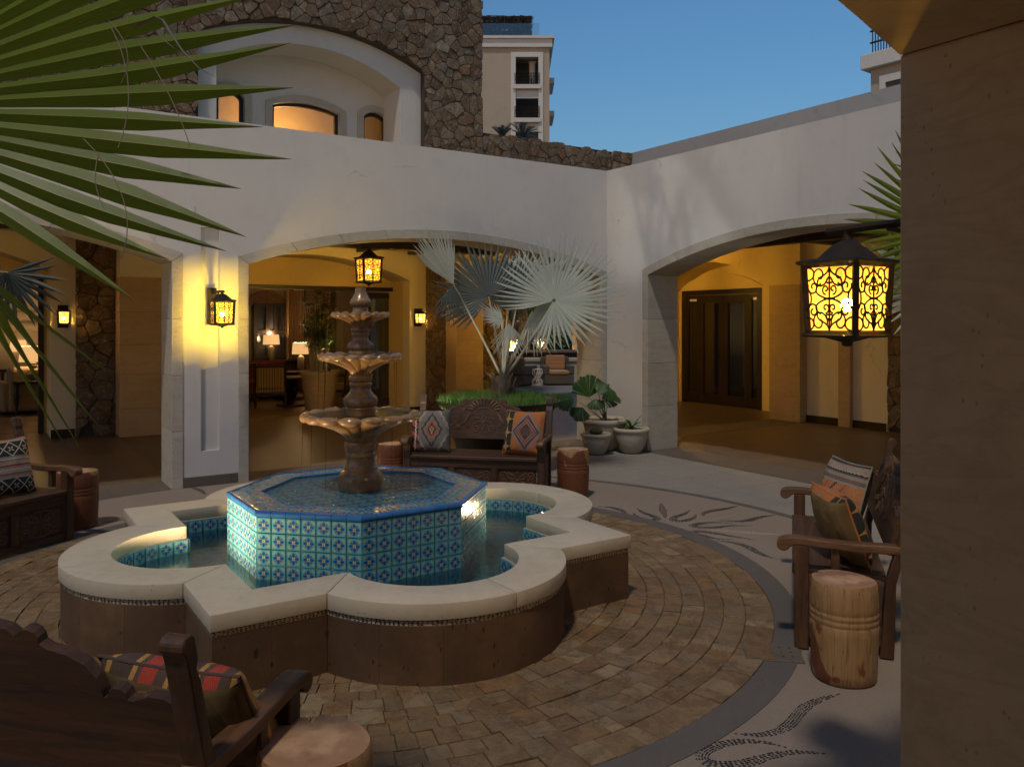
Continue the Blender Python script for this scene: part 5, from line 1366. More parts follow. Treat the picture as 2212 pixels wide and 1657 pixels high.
# ------------------------------------------------------------------ palms
def fan_leaf(mb, M, Rr, n, spread, split, rnd, fold=.20, droop=.0, cup=.0, wid=1.0, tipdroop=.0, back=.0, lens=None, tnoise=.06, widen=.0):
    """a palmate leaf: pleated blades joined near the hub, free towards the tips. axis +Y, upper face +Z"""
    dphi = spread / n
    for i in range(n):
        ph = -spread / 2 + dphi * (i + .5) + rnd.uniform(-.12, .12) * dphi
        side = abs(ph) / (spread / 2)
        bw = wid * rnd.uniform(.86, 1.12)
        L = Rr * (1 - .25 * side ** 3) * rnd.uniform(.93, 1.04) * (lens(i) if lens else 1)
        kd = rnd.uniform(-tnoise, tnoise); kb = rnd.uniform(-.05, .05); dr = droop * rnd.uniform(.7, 1.4); td = tipdroop * rnd.uniform(.3, 1.6)
        ts = (.03, .2, split * .75, split, split + (1 - split) * .3, split + (1 - split) * .6, split + (1 - split) * .85, 1.0)
        vs = []; 
        for t in ts:
            if t <= split: w = dphi / 2 * t * L * 1.0
            else: w = dphi / 2 * split * L * bw * max(0.02, (1 + widen * sin(pi * min(1, (t - split) / (1 - split) * 1.6))) * (1 - ((t - split) / (1 - split)) ** 2.1))
            d = L * t; a = ph + kb * max(0, t - split) * 1.5
            ax = Vector((sin(a), cos(a), 0)); tx = Vector((cos(a), -sin(a), 0))
            z = -dr * t * t * Rr + cup * t * t * Rr * (1 if True else 0) - back * side * side * t * Rr + kd * max(0, t - split) * Rr - td * max(0, t - split) ** 2 * Rr * 3
            c = ax * d; f = fold * w * 2
            vs += [c - tx * w + Vector((0, 0, z - f)), c + Vector((0, 0, z)), c + tx * w + Vector((0, 0, z - f))]
        fs = []; us = []
        for k in range(len(ts) - 1):
            q = 3 * k; v0, v1 = ts[k], ts[k + 1]
            fs += [(q, q + 1, q + 4, q + 3), (q + 1, q + 2, q + 5, q + 4)]
            us += [[(0, v0), (.5, v0), (.5, v1), (0, v1)], [(.5, v0), (1, v0), (1, v1), (.5, v1)]]
        mb.add(vs, fs, us, M=M)
def leaf_M(hub, axis, normal): 
    y = axis.normalized(); x = y.cross(normal).normalized(); z = x.cross(y); return Matrix(((x.x, y.x, z.x, hub.x), (x.y, y.y, z.y, hub.y), (x.z, y.z, z.z, hub.z), (0, 0, 0, 1)))
def cdir(x, y, z): return CAMX * x + CAMY * y + UPV * z        # right, away, up as seen by the viewer
def stalk(mb, a, b, sag=0.0, r0=.016, r1=.009):
    pts = [a.lerp(b, t) + Vector((0, 0, sag * 4 * t * (1 - t))) for t in [k / 8 for k in range(9)]]
    mb.tube(pts, [r0 + (r1 - r0) * k / 8 for k in range(9)], 6, flat=.6)
# silver fan palm in the round planter
PX, PY = -.17, 10.0
pp = cw(PX, PY)
pl = thing('round_planter', 'large round dark metal planter behind the shell-crested bench', 'planter', (pp.x, pp.y, 0))
MB().lathe([(.42, 0), (.44, .01), (.50, .20), (.60, .52), (.70, .77), (.755, .815), (.76, .835), (.745, .840), (.70, .79), (.69, .74), (.01, .74)], 64, cap=False).build('planter_bowl', MT['bowl'], pl, smooth=True, ang=50)
MB().lathe([(.68, .745), (.4, .765), (.01, .78)], 40, cap=False).build('soil', MT['soil'], pl)
rg = random.Random(9); gb = MB()
for k in range(5200):
    a, r_ = rg.uniform(0, 2 * pi), .72 * sqrt(rg.random()); h = rg.uniform(.09, .21) * (1.15 - .35 * r_)
    x, y = pp.x + r_ * cos(a), pp.y + r_ * sin(a); z = .745 + .03 * (1 - r_); lx, ly = rg.uniform(-.06, .06), rg.uniform(-.06, .06); w = rg.uniform(.003, .006); d = rg.uniform(0, pi); wx, wy = w * cos(d), w * sin(d)
    gb.add([(x - wx, y - wy, z), (x + wx, y + wy, z), (x + lx * .5 + wx * .8, y + ly * .5 + wy * .8, z + h * .6), (x + lx * .5 - wx * .8, y + ly * .5 - wy * .8, z + h * .6), (x + lx, y + ly, z + h)], [(0, 1, 2, 3), (3, 2, 4)])
tag(gb.build('planter_grass', MT['grassy']), 'dense low green ground cover filling the round planter', 'ground cover', kind='stuff')
pt = thing('fan_palm', 'silver fan palm with spread leaves in the round planter', 'palm', (pp.x, pp.y, .76))
crown = at(1087, 812, 9.95)
tr = MB(); base_ = Vector((pp.x, pp.y, .74)); base_ = at(1086, 862, 9.97)
tr.tube([base_ - Vector((0, 0, .06)), base_.lerp(crown, .4), crown], [.125, .115, .085], 14)
trunk = tr.build('trunk', MT['bark'], pt, world=True, smooth=True)
rb = random.Random(4); bt = MB()
for k in range(26):
    a = k * 2.399; z0 = rb.uniform(-.06, .16); n_ = Vector((cos(a), sin(a), 0)); p0 = base_.lerp(crown, .2) + n_ * .09 + Vector((0, 0, z0 - .05)); up_ = (Vector((0, 0, 1)) + n_ * rb.uniform(.15, .6)).normalized(); L = rb.uniform(.10, .24)
    bt.tube([p0, p0 + up_ * L * .6 + n_ * .01, p0 + up_ * L + n_ * rb.uniform(.01, .06)], [.035, .026, .006], 6, flat=.35)
bt.build('leaf_boot', MT['bark'], trunk, world=True, smooth=True)
def palm_frond(parent, crown, hub, axis, normal, Rr, n, spread, split, seed, mat='palm', sag=.05, sr=(.020, .010), **kw):
    rnd = random.Random(seed); mb = MB(); fan_leaf(mb, leaf_M(hub, axis, normal), Rr, n, spread, split, rnd, **kw)
    f = mb.build('frond', MT[mat], parent, world=True)
    sb = MB(); stalk(sb, crown, hub, sag, *sr); s = sb.build('leaf_stalk', MT['stalk'], f, world=True, smooth=True)
    return f
PF = [  # photo x, y, depth of the hub | axis | normal | radius, blades, spread, split, mat, extra
    (1196, 650, 9.70, (.75, .10, .60), (-.42, -1, .28), .86, 46, 5.5, .44, 'palm', dict(cup=.10, droop=-.03, tnoise=.07, wid=.92)),
    (980, 615, 9.75, (-.50, -.10, 1.0), (.60, -.75, .25), .74, 20, 1.25, .62, 'palm', dict(fold=.25)),
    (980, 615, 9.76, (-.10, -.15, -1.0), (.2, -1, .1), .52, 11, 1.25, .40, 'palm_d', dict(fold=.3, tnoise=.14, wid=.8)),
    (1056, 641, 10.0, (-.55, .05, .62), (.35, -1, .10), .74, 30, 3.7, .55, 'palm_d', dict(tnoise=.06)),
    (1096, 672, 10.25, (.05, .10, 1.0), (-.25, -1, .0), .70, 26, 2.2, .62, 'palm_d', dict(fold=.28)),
    (1120, 640, 10.35, (.35, .20, .9), (-.35, -1, .1), .66, 24, 2.3, .60, 'palm', dict(fold=.28)),
    (1086, 690, 9.62, (-.80, -.25, .30), (.55, -.45, .70), .34, 24, 3.0, .42, 'palm', dict(fold=.25)),
    (1150, 672, 9.85, (.75, .10, -.55), (-.15, -1, .35), .62, 26, 2.8, .42, 'palm', dict(tnoise=.12, tipdroop=.05)),
    (1100, 700, 9.60, (.0, -.2, -1.0), (.1, -1, .2), .44, 14, 1.6, .35, 'palm', dict(tnoise=.12)),
    (1175, 640, 10.15, (.95, .25, .15), (-.15, -1, .2), .72, 28, 3.0, .48, 'palm', dict(tnoise=.08)),
]
for k, (x, y, dp_, ax, nm, Rr, n, spd, spl, mt_, kw) in enumerate(PF):
    palm_frond(pt, crown - Vector((0, 0, .05)), at(x, y, dp_), cdir(*ax), cdir(*nm), Rr, n, spd, spl, 40 + k, mt_, sag=.02 if k else -.04, sr=(.030, .012), **kw)
# near green fan palm at the edge of the frame
ph = at(-350, 236, 1.88); gx = thing('fan_palm', 'green fan palm leaf reaching in close to the viewer', 'palm', (ph.x - .9, ph.y + .1, 0))
gc = Vector((ph.x - .85, ph.y + .1, 1.9))
MB().tube([(gc.x, gc.y, 0), (gc.x, gc.y, 1.0), (gc.x, gc.y, 1.9)], [.16, .13, .11], 14).build('trunk', MT['bark'], gx, world=True, smooth=True)
palm_frond(gx, gc, ph, cdir(.94, .10, .34), cdir(-.10, -1, .10), 1.035, 21, radians(109), .58, 71, 'palm_g', sag=.05, fold=.30, wid=.84, tnoise=.045, cup=-.03, widen=.28)
h2 = at(-90, 560, 2.2); palm_frond(gx, gc, h2, cdir(.30, .15, -1), cdir(-.25, -1, .05), .62, 8, radians(80), .30, 72, 'palm_g', sag=.03, fold=.3, wid=.5, tnoise=.20)
h3 = at(14, 590, 2.9); palm_frond(gx, gc, h3, cdir(.25, .2, -1), cdir(.1, -1, .2), .22, 16, radians(200), .40, 73, 'palm_d', sag=.03, fold=.3, tnoise=.2)
rl = random.Random(2); th_ = MB()
for (x0, y0, x1, y1, bx) in ((240, 60, 255, 320, 30), (300, 95, 410, 315, 10), (215, 330, 225, 450, -14), (235, 45, 262, 180, 26), (180, 300, 262, 560, 45), (330, 60, 420, 130, -12)):
    a, b = at(x0, y0, 1.80), at(x1, y1, 1.80)
    th_.tube([a.lerp(b, t) + CAMX * (bx / 1760 * 1.8 * 4 * t * (1 - t)) for t in [k / 10 for k in range(11)]], .0011, 4)
th_.build('leaf_fibre', MT['pebble_pale'], gx, world=True)
sl = MB()                                                        # dry curled strip
pts = [at(x, y, 1.79) for x, y in ((285, 62), (305, 55), (335, 38), (352, 45), (372, 78), (395, 112), (430, 148), (465, 168))]
for a, b in zip(pts, pts[1:]): pass
sl.tube(pts, [.002, .010, .006, .010, .009, .006, .004, .001], 6, flat=.25)
sl.build('dry_strip', MT['stalk'], gx, world=True, smooth=True)
# palm by the near pier, mostly hidden by it
ph4 = cw(2.45, 4.15); pr_ = thing('fan_palm', 'fan palm with pointed leaves half hidden by the near pier', 'palm', (ph4.x, ph4.y, 0))
MB().tube([(ph4.x, ph4.y, 0), (ph4.x, ph4.y, .9), (ph4.x, ph4.y, 1.6)], [.14, .11, .09], 12).build('trunk', MT['bark'], pr_, world=True, smooth=True)
pc4 = Vector((ph4.x, ph4.y, 1.6))
palm_frond(pr_, pc4, at(2060, 500, 4.0), cdir(-.8, -.1, .45), cdir(-.2, -1, .2), .56, 26, 2.9, .52, 81, 'palm_g', tnoise=.08)
palm_frond(pr_, pc4, at(2030, 620, 4.1), cdir(-.95, -.1, -.05), cdir(-.1, -1, .4), .42, 22, 2.6, .5, 82, 'palm', tnoise=.10)
palm_frond(pr_, pc4, at(2150, 420, 4.3), cdir(-.3, .1, .9), cdir(-.2, -1, .1), .6, 24, 2.6, .5, 83, 'palm_g', tnoise=.08)
# landscape spot lamp washing the palm, on the ground behind the basin
spotlamp((3.05, 8.45, .06), (5.9, 8.0, 1.9), 'ground spot lamp behind the basin aimed at the fan palm', 60, (1, .95, .84), .62, soft=.10)

# ------------------------------------------------------------------ pots in the corner
def pot(label, loc, rad, h, mat, seed=0, prof_=None):
    t = thing('stone_pot', label, 'pot', loc, group='cream stone pots in the corner')
    pr = prof_ or [(rad * .44, 0), (rad * .50, .01), (rad * .66, h * .16), (rad * .82, h * .42), (rad * .91, h * .68), (rad * .93, h * .80), (rad * .95, h * .83), (rad * 1.0, h * .86), (rad * 1.02, h * .92), (rad * .99, h * .985), (rad * .93, h), (rad * .84, h * .985), (rad * .80, h * .90), (.01, h * .90)]
    def fn(j, th, r, z): k = 1 + .012 * sin(2 * th + seed) + .008 * mnoise.noise(Vector((cos(th) * 3, sin(th) * 3, z * 6 + seed))); return r * k, z
    MB().lathe(pr, 48, fn=fn, cap=False).build('pot_body', mat, t, smooth=True, ang=60)
    MB().lathe([(rad * .82, h * .905), (.01, h * .93)], 24, cap=False).build('soil', MT['soil'], t)
    gr = MB(); rr_ = random.Random(seed + 60)
    for k in range(150):
        a, q = rr_.uniform(0, 6.28), rad * .80 * sqrt(rr_.random()); s = rr_.uniform(.006, .013)
        gr.ball((q * cos(a), q * sin(a), h * .925), s, 5, 4, sq=(1, rr_.uniform(.6, 1), .7))
    o = gr.build('gravel', MT['gravel'], t); o['kind'] = 'stuff'
    return t
pA, pB, pC = (7.44, 8.86, .001), (7.555, 8.44, .001), (7.06, 8.60, 0)
pot('largest cream stone pot holding the broad-leaved palm in the corner', pA, .325, .44, MT['pot'], 1)
pot('medium cream stone pot with a leafy rosette against the wall pier', pB, .245, .345, MT['pot'], 2)
pot('smallest cream stone pot holding a round cactus', pC, .205, .29, MT['pot'], 3)
lp = thing('licuala_palm', 'young palm with broad rounded dark green leaves in the largest pot', 'potted plant', (pA[0], pA[1], .40))
LB = Vector((pA[0], pA[1], .39)); DL = 11.35
for k, (x, y, ax, nm, Rr) in enumerate((((1272), 858, (-.1, -.2, 1.0), (.1, -1, .15), .30), (1240, 862, (-.9, -.2, .10), (.1, -.6, .9), .28), (1258, 880, (-.5, -.4, -.75), (-.2, -.9, .5), .20), (1300, 858, (.85, -.1, .05), (.0, -.5, .9), .26), (1292, 850, (.55, .1, .6), (-.2, -1, .4), .20), (1310, 845, (.9, .1, -.25), (.1, -.6, .8), .18), (1284, 862, (.2, -.5, -.5), (0, -.9, .6), .17))):
    hub = at(x, y, DL - .1 * (k % 3)); rnd = random.Random(90 + k); mb = MB()
    fan_leaf(mb, leaf_M(hub, cdir(*ax), cdir(*nm)), Rr, 14, 2.5, .93, rnd, fold=.12, tnoise=.02, cup=-.25, wid=1)
    f = mb.build('leaf', MT['licuala'], lp, world=True, smooth=True, ang=20); sb = MB(); stalk(sb, LB + Vector((rnd.uniform(-.03, .03), rnd.uniform(-.03, .03), 0)), hub, .02, .010, .006); sb.build('leaf_stalk', MT['stalk'], f, world=True, smooth=True)
MB().tube([LB - Vector((0, 0, .02)), LB + Vector((0, 0, .14))], [.030, .018], 8).build('stem', MT['bark'], lp, world=True, smooth=True)
def rosette(name, label, cat, c, n, L, w, mat, seed, lo=.2, hi=1.1):
    t = thing(name, label, cat, tuple(c)); rnd = random.Random(seed)
    for k in range(n):
        a = k * 2.399 + rnd.uniform(-.2, .2); el = lo + (hi - lo) * (k / n); l = L * rnd.uniform(.8, 1.15); mb = MB(); d = Vector((cos(a), sin(a), 0)); s = Vector((-sin(a), cos(a), 0)); vs = []
        for q in range(7):
            tt = q / 6; p = d * (l * tt * cos(el)) + Vector((0, 0, l * (tt * sin(el) - .45 * tt * tt * (1.3 - el)))); ww = w * (sin(pi * (.12 + .88 * tt)) ** .8 + .02)
            vs += [p - s * ww + Vector((0, 0, ww * .35)), p, p + s * ww + Vector((0, 0, ww * .35))]
        fs = []; us = []
        for q in range(6):
            b_ = 3 * q; fs += [(b_, b_ + 1, b_ + 4, b_ + 3), (b_ + 1, b_ + 2, b_ + 5, b_ + 4)]; us += [[(0, q / 6), (.5, q / 6), (.5, (q + 1) / 6), (0, (q + 1) / 6)], [(.5, q / 6), (1, q / 6), (1, (q + 1) / 6), (.5, (q + 1) / 6)]]
        mb.add(vs, fs, us).build('leaf', MT[mat], t, smooth=True, ang=40)
    return t
rosette('rosette_plant', 'small green rosette of strap leaves in the medium pot', 'potted plant', (pB[0], pB[1], .325), 15, .26, .020, 'fern', 5)
ca = thing('barrel_cactus', 'small round spiny cactus in the smallest pot', 'cactus', (pC[0], pC[1], .262))
MB().lathe([(.055 * 1.6 * sin(pi * (.15 + .85 * k / 10)) if k < 10 else .004, .125 * k / 10) for k in range(11)], 48, fn=lambda j, th, r, z: (r * (1 + .07 * cos(14 * th)), z)).build('ribbed_body', MT['cactus'], ca, smooth=True)
sp = MB()
for k in range(14):
    th = 2 * pi * (k + .0) / 14
    for q in range(1, 9):
        tt = q / 10; r_ = .055 * 1.6 * sin(pi * (.15 + .85 * tt)) * 1.06; p = Vector((r_ * cos(th), r_ * sin(th), .125 * tt))
        for e in (-.5, 0, .5): d = Vector((cos(th + e), sin(th + e), .4)); sp.tube([p, p + d * .016], [.0011, .0004], 3)
sp.build('spines', MT['pebble_pale'], ca)
# ------------------------------------------------------------------ doors and lounge behind the fountain
def glazed_leaf(mb_parent, M, w, h, panes=1, name='door_leaf', lower=.55, glass='glass_dark'):
    """one glazed door leaf in its own x (width), z (height) plane"""
    st = .12; mb = MB()
    mb.box(0, st, -.025, .025, 0, h, M=M); mb.box(w - st, w, -.025, .025, 0, h, M=M); mb.box(st, w - st, -.025, .025, 0, .24, M=M); mb.box(st, w - st, -.025, .025, h - .12, h, M=M)
    if lower: mb.box(st, w - st, -.02, .02, lower + .3, lower + .40, M=M)
    o = mb.build(name, MT['doorwood'], mb_parent, world=True, bevel=.004)
    MB().box(st, w - st, -.004, .004, .24, h - .12, M=M).build('pane', MT[glass], o, world=True)
    MB().tube([Vector((w - .06, -.06, .95)), Vector((w - .06, -.06, 1.15))], .010, 8, M=M).build('handle', MT['iron'], o, world=True)
    return o
def door_frame(label, u0, u1, v, ztop, cat='door frame'):
    t = thing('door_frame', label, cat, ((u0 + u1) / 2, v, 0)); f = .075
    MB().box(u0, u0 + f, v, v + .14, 0, ztop).build('frame_post', MT['doorwood'], t, world=True, bevel=.004)
    MB().box(u1 - f, u1, v, v + .14, 0, ztop).build('frame_post', MT['doorwood'], t, world=True, bevel=.004)
    MB().box(u0 + f, u1 - f, v, v + .14, ztop - f, ztop).build('frame_head', MT['doorwood'], t, world=True, bevel=.004)
    return t
d1_ = door_frame('dark timber frame of the wide lounge opening behind the fountain', 3.352, 7.498, 15.16, 2.488)
for k, (du, ang) in enumerate(((7.36, 112), (7.05, 62))):
    glazed_leaf(d1_, (T(7.415, 15.32, .008) @ RZ(radians(172)), T(6.56, 15.42, .008) @ RZ(radians(74)))[k], .80, 2.38)
d2_ = door_frame('dark timber frame of the lounge opening at the far left', -2.598, .958, 15.16, 2.488)
lr = thing('lounge_room', 'warm lounge walls and ceiling behind the loggia openings', 'room', (3, 18, 0))
MB().box(-6, 8.8, 15.42, 20.6, 2.95, 3.05).build('ceiling', MT['yellow'], lr, world=True)
RBK = 20.4
wn = [(5.15, 6.55)]                                             # dark windows in the lounge rear wall
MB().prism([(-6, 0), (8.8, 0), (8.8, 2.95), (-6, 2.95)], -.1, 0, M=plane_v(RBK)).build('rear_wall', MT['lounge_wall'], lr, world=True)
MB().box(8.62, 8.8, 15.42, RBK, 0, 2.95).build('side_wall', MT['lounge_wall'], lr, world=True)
MB().box(2.2, 2.4, 15.42, RBK - .01, 0, 2.95).build('partition', MT['yellow'], lr, world=True)
MB().box(-6, 8.6, RBK - .02, RBK - .001, 0, .14).build('baseboard', MT['doorwood'], lr, world=True)
wx0, wx1 = atv(547, 700, RBK - .05).x, atv(618, 700, RBK - .05).x
wz0, wz1 = atv(580, 776, RBK - .05).z, atv(580, 655, RBK - .05).z
wd_ = thing('lounge_window', 'dark timber window with panes behind the table lamps', 'window', ((wx0 + wx1) / 2, RBK, wz0))
fm = MB(); V0, V1 = RBK - .10, RBK - .02
for x in (wx0, wx0 + .30, wx0 + .50, wx1 - .09): fm.box(x, x + .09, V0, V1, wz0, wz1)
for z in (wz0, wz0 + (wz1 - wz0) * .46, wz1 - .09): fm.box(wx0 + .001, wx1 - .001, V0 + .005, V1 - .005, z, z + .08)
fm.build('window_frame', MT['doorwood'], wd_, world=True)
MB().box(wx0 + .02, wx1 - .02, V1 - .03, V1 - .02, wz0 + .02, wz1 - .02).build('pane', plain('night_pane', (.035, .045, .06), .08), wd_, world=True)
MB().prism(arch_pts(wx0 - .25, wx1 + .12, wz1 - .05, wz1 + .28, 14), 0, .06, M=plane_v(RBK - .021)).build('window_arch', MT['wood_l'], wd_, world=True)
cu = thing('curtain', 'tan curtain beside the lounge window', 'curtain', (7, RBK - .2, 0)); mb = MB()
x0, x1 = atv(618, 700, RBK - .2).x, atv(668, 700, RBK - .2).x
pts = [(x0 + (x1 - x0) * k / 40, RBK - .2 + .04 * sin(k * 1.3)) for k in range(41)]
mb.prism(pts + [(p[0], p[1] + .012) for p in pts[::-1]], .02, 2.75).build('curtain_cloth', MT['curtain'], cu, world=True)
sw0, sw1 = atv(660, 700, RBK - .3).x, atv(716, 700, RBK - .3).x
sw = thing('stone_pilaster', 'warm lit stone pier inside the lounge behind the bamboo palm', 'pilaster', ((sw0 + sw1) / 2, RBK - .3, 0), group='rubble pilasters in the loggia')
MB().box(sw0, sw1, RBK - .26, RBK - .025, 0, 2.94).build('backing_wall', MT['mortar'], sw, world=True); stones(sw, plane_v(RBK - .262), sw0, sw1, 0, 2.94, .34, 51, mat='rubble')
def turned_leg(mb, x, y, h, M, r=.028): mb.lathe([(r * .5, 0), (r * .6, h * .25), (r * 1.2, h * .45), (r * 1.5, h * .62), (r * .9, h * .8), (r * 1.2, h)], 10, M=M @ T(x, y, 0))
def table_lamp(label, loc, sh_r, sh_h, body, power, base_r=.08, gourd=False):
    t = thing('table_lamp', label, 'table lamp', loc, group='table lamps in the lounge')
    if gourd: pr = [(base_r * .7, 0), (base_r * 1.3, .03), (base_r * 1.75, .12), (base_r * 1.5, .2), (base_r * .5, .25), (base_r * .9, .27), (base_r * .9, .285), (base_r * .3, .30), (base_r * .7, .33), (.01, .34)]
    else: pr = [(base_r, 0), (base_r, .30), (base_r * .8, .34), (base_r * .3, .36), (.01, .37)]
    z0 = pr[-1][1]
    MB().lathe(pr, 24).build('lamp_base', body, t, smooth=True)
    MB().lathe([(sh_r, z0 + .02), (sh_r * .90, z0 + .02 + sh_h), (sh_r * .89, z0 + .02 + sh_h), (sh_r * .99, z0 + .02)], 32, cap=False).build('lamp_shade', MT['shade'], t, smooth=True)
    ld = bpy.data.lights.new('table_lamp_light', 'POINT'); ld.energy = power; ld.color = (1, .62, .28); ld.shadow_soft_size = .05
    lo = bpy.data.objects.new('table_lamp_light', ld); COL.objects.link(lo); lo.parent = t; lo.location = (0, 0, z0 + .05 + sh_h)
    return t
def side_table(label, loc, w, d, h):
    t = thing('console_table', label, 'table', loc); MB().box(-w / 2, w / 2, -d / 2, d / 2, h - .05, h).build('table_top', MT['doorwood'], t, bevel=.006)
    for sx in (-1, 1):
        for sy in (-1, 1): mb = MB(); turned_leg(mb, sx * (w / 2 - .06), sy * (d / 2 - .06), h - .05, Matrix(), .035); mb.build('leg', MT['doorwood'], t, smooth=True)
    return t
l1 = at(586, 778, 20.3); l2 = at(650, 801, 19.0)
side_table('dark console table under the window carrying the farther table lamp', (l1.x - .1, l1.y, .006), 1.5, .5, l1.z - .006)
table_lamp('farther table lamp with tan shade in front of the dark window', tuple(l1), .205, .24, MT['ceramic'], 6)
side_table('dark low table carrying the nearer table lamp', (l2.x + .05, l2.y, .006), 1.3, .6, l2.z - .006)
table_lamp('nearer table lamp with tan shade and ribbed column base', tuple(l2), .205, .26, MT['ceramic'], 7)
# striped armchair seen from behind
def spindle_chair(label, loc, rz):
    t = thing('striped_chair', label, 'chair', loc, rz, 'striped turned-leg chairs in the lounge')
    for sx in (-1, 1):
        for y, h in ((0, .90), (.52, .62)):
            mb = MB(); turned_leg(mb, sx * .30, y, .30, Matrix(), .03); mb.tube([(sx * .30, y, .30), (sx * .30, y - (.05 if y == 0 else 0), h)], .024, 8); mb.ball((sx * .30, y - (.05 if y == 0 else 0), h + .02), .032, 10, 6)
            mb.build('leg', MT['doorwood'], t, smooth=True)
        MB().box(sx * .30 - .03, sx * .30 + .03, -.02, .56, .60, .635).build('arm', MT['doorwood'], t, bevel=.008)
    MB().box(-.30, .30, -.02, .54, .32, .44).build('seat', MT['gold_stripe'], t, bevel=.02)
    MB().box(-.275, .275, -.07, -.02, .42, .84).build('backrest', MT['gold_stripe'], t, bevel=.012)
    MB().box(-.30, .30, -.075, -.03, .845, .885).build('top_rail', MT['doorwood'], t, bevel=.008); MB().box(-.30, .30, -.03, .53, .26, .32).build('seat_rail', MT['doorwood'], t, bevel=.006)
    return t
c1_ = at(584, 884, 16.85); spindle_chair('striped turned-leg chair with its back to the loggia, left of the bamboo pot', (c1_.x, c1_.y, .006), radians(-18))
c2_ = at(748, 872, 17.9); spindle_chair('striped turned-leg chair half hidden right of the bamboo pot', (c2_.x, c2_.y, .006), radians(60))
tp = at(628, 874, 17.4); tt_ = thing('pedestal_table', 'round dark pedestal table between the striped chair and the bamboo pot', 'table', (tp.x, tp.y, .006))
MB().lathe([(.30, 0), (.30, .04), (.12, .06), (.06, .12), (.12, .22), (.14, .30), (.05, .42), (.09, .52), (.08, .58)], 20).build('pedestal', MT['doorwood'], tt_, smooth=True); MB().lathe([(.36, .58), (.38, .60), (.38, .62), (.01, .622)], 28).build('table_top', MT['wood_l'], tt_, smooth=True)
sf = at(560, 850, 18.7); so = thing('sofa', 'red patterned sofa below the dark lounge window', 'sofa', (sf.x, sf.y, .006), radians(5))
MB().box(-.9, .9, 0, .8, .1, .45).build('seat', MT['redcloth'], so, bevel=.04); MB().box(-.9, .9, .6, .85, .4, .86).build('backrest', MT['redcloth'], so, bevel=.05)
for sx in (-.85, .85): MB().box(sx - .12, sx + .12, 0, .8, .1, .62).build('arm', MT['redcloth'], so, bevel=.05)
# bamboo palm in a big pot
bp_ = at(691, 880, 16.7); bpt = thing('stone_pot', 'big tan stone pot holding the tall bamboo palm in the lounge opening', 'pot', (bp_.x, bp_.y, .006))
MB().lathe([(.27, 0), (.28, .02), (.335, .40), (.365, .66), (.375, .70), (.40, .71), (.405, .78), (.385, .79), (.35, .77), (.34, .70), (.01, .70)], 40, cap=False).build('pot_body', MT['pot_in'], bpt, smooth=True, ang=50); MB().lathe([(.345, .705), (.01, .715)], 20, cap=False).build('soil', MT['soil'], bpt)
bb = thing('bamboo_palm', 'tall bamboo palm with feathery leaves in the tan pot', 'potted plant', (bp_.x, bp_.y, .71)); rb2 = random.Random(12); cb = MB(); lf_ = MB()
for k in range(22):
    a = rb2.uniform(0, 6.28); r_ = rb2.uniform(.02, .2); h = rb2.uniform(.8, 1.75); b0 = Vector((r_ * cos(a), r_ * sin(a), 0)); top = b0 * 1.9 + Vector((0, 0, h))
    cb.tube([b0, b0.lerp(top, .5), top], [.013, .011, .006], 6)
    for j in range(9):
        f = rb2.uniform(.40, 1.0) if j else 1.0; p = b0.lerp(top, f); th = rb2.uniform(0, 6.28); d = Vector((cos(th), sin(th), rb2.uniform(.1, .9))).normalized(); nb = 8
        for q in range(nb):
            e = (q - nb / 2) * .26; dd = (d + Vector((-d.y, d.x, 0)) * e + Vector((0, 0, rb2.uniform(-.25, .2)))).normalized(); L = rb2.uniform(.18, .34); s = dd.cross(Vector((0, 0, 1))).normalized() * .011; m = p + dd * L * .5; e_ = p + dd * L - Vector((0, 0, L * .22))
            lf_.add([p, m - s, e_, m + s], [(0, 1, 2, 3)], [[(.5, 0), (0, .5), (.5, .9), (1, .5)]])
cb.build('cane', MT['stalk'], bb, smooth=True); lf_.build('foliage', MT['licuala'], bb)
spotlamp((bp_.x + .24, bp_.y + .10, .80), (bp_.x + .1, bp_.y + .3, 1.7), 'small spot lamp added in the tan pot to brighten the bamboo palm', 40, (1, .62, .25), 1.6)  # extra lamp, added to brighten the foliage
# left lounge
lb1 = at(72, 821, 15.9); lb2 = at(39, 796, 17.2)
side_table('side table carrying the gourd lamp at the far left', (lb1.x, lb1.y, .006), .7, .6, lb1.z - .006)
table_lamp('nearer gourd-based table lamp glowing at the far left', tuple(lb1), .25, .30, MT['ceramic'], 6, .085, True)
side_table('farther side table at the far left', (lb2.x, lb2.y, .006), .7, .6, lb2.z - .006)
table_lamp('farther gourd-based table lamp glowing at the far left', tuple(lb2), .225, .24, MT['ceramic'], 5, .075, True)
ac = at(62, 911, 14.9 + 1.2); am = thing('armchair', 'cream slip-covered armchair in shade at the far left', 'armchair', (ac.x, ac.y, .006), radians(10))
MB().box(-.42, .42, -.1, .75, .05, .42).build('seat', MT['cream_cloth'], am, bevel=.05); MB().box(-.42, .42, -.35, -.08, .05, .92).build('backrest', MT['cream_cloth'], am, bevel=.09, seg=3)
for sx in (-.40, .40): MB().box(sx - .12, sx + .12, -.3, .7, .05, .62).build('arm', MT['cream_cloth'], am, bevel=.06, seg=2)
fp = at(48, 690, 20.2); fi_ = thing('chimney_breast', 'moulded cream chimney breast in the left lounge', 'fireplace', (fp.x, 20.3, 0))
MB().box(fp.x - .9, fp.x + 1.5, 19.95, RBK - .02, 0, 1.60).build('surround', MT['stucco_in'], fi_, world=True); mbx = MB()
mbx.tube([(fp.x - 1.0, 19.9, 1.68), (fp.x + 1.6, 19.9, 1.68)], .11, 12); mbx.tube([(fp.x - .95, 19.95, 1.92), (fp.x + 1.55, 19.95, 1.92)], .10, 12); mbx.box(fp.x - .9, fp.x + 1.5, 19.97, RBK - .02, 1.6, 2.9)
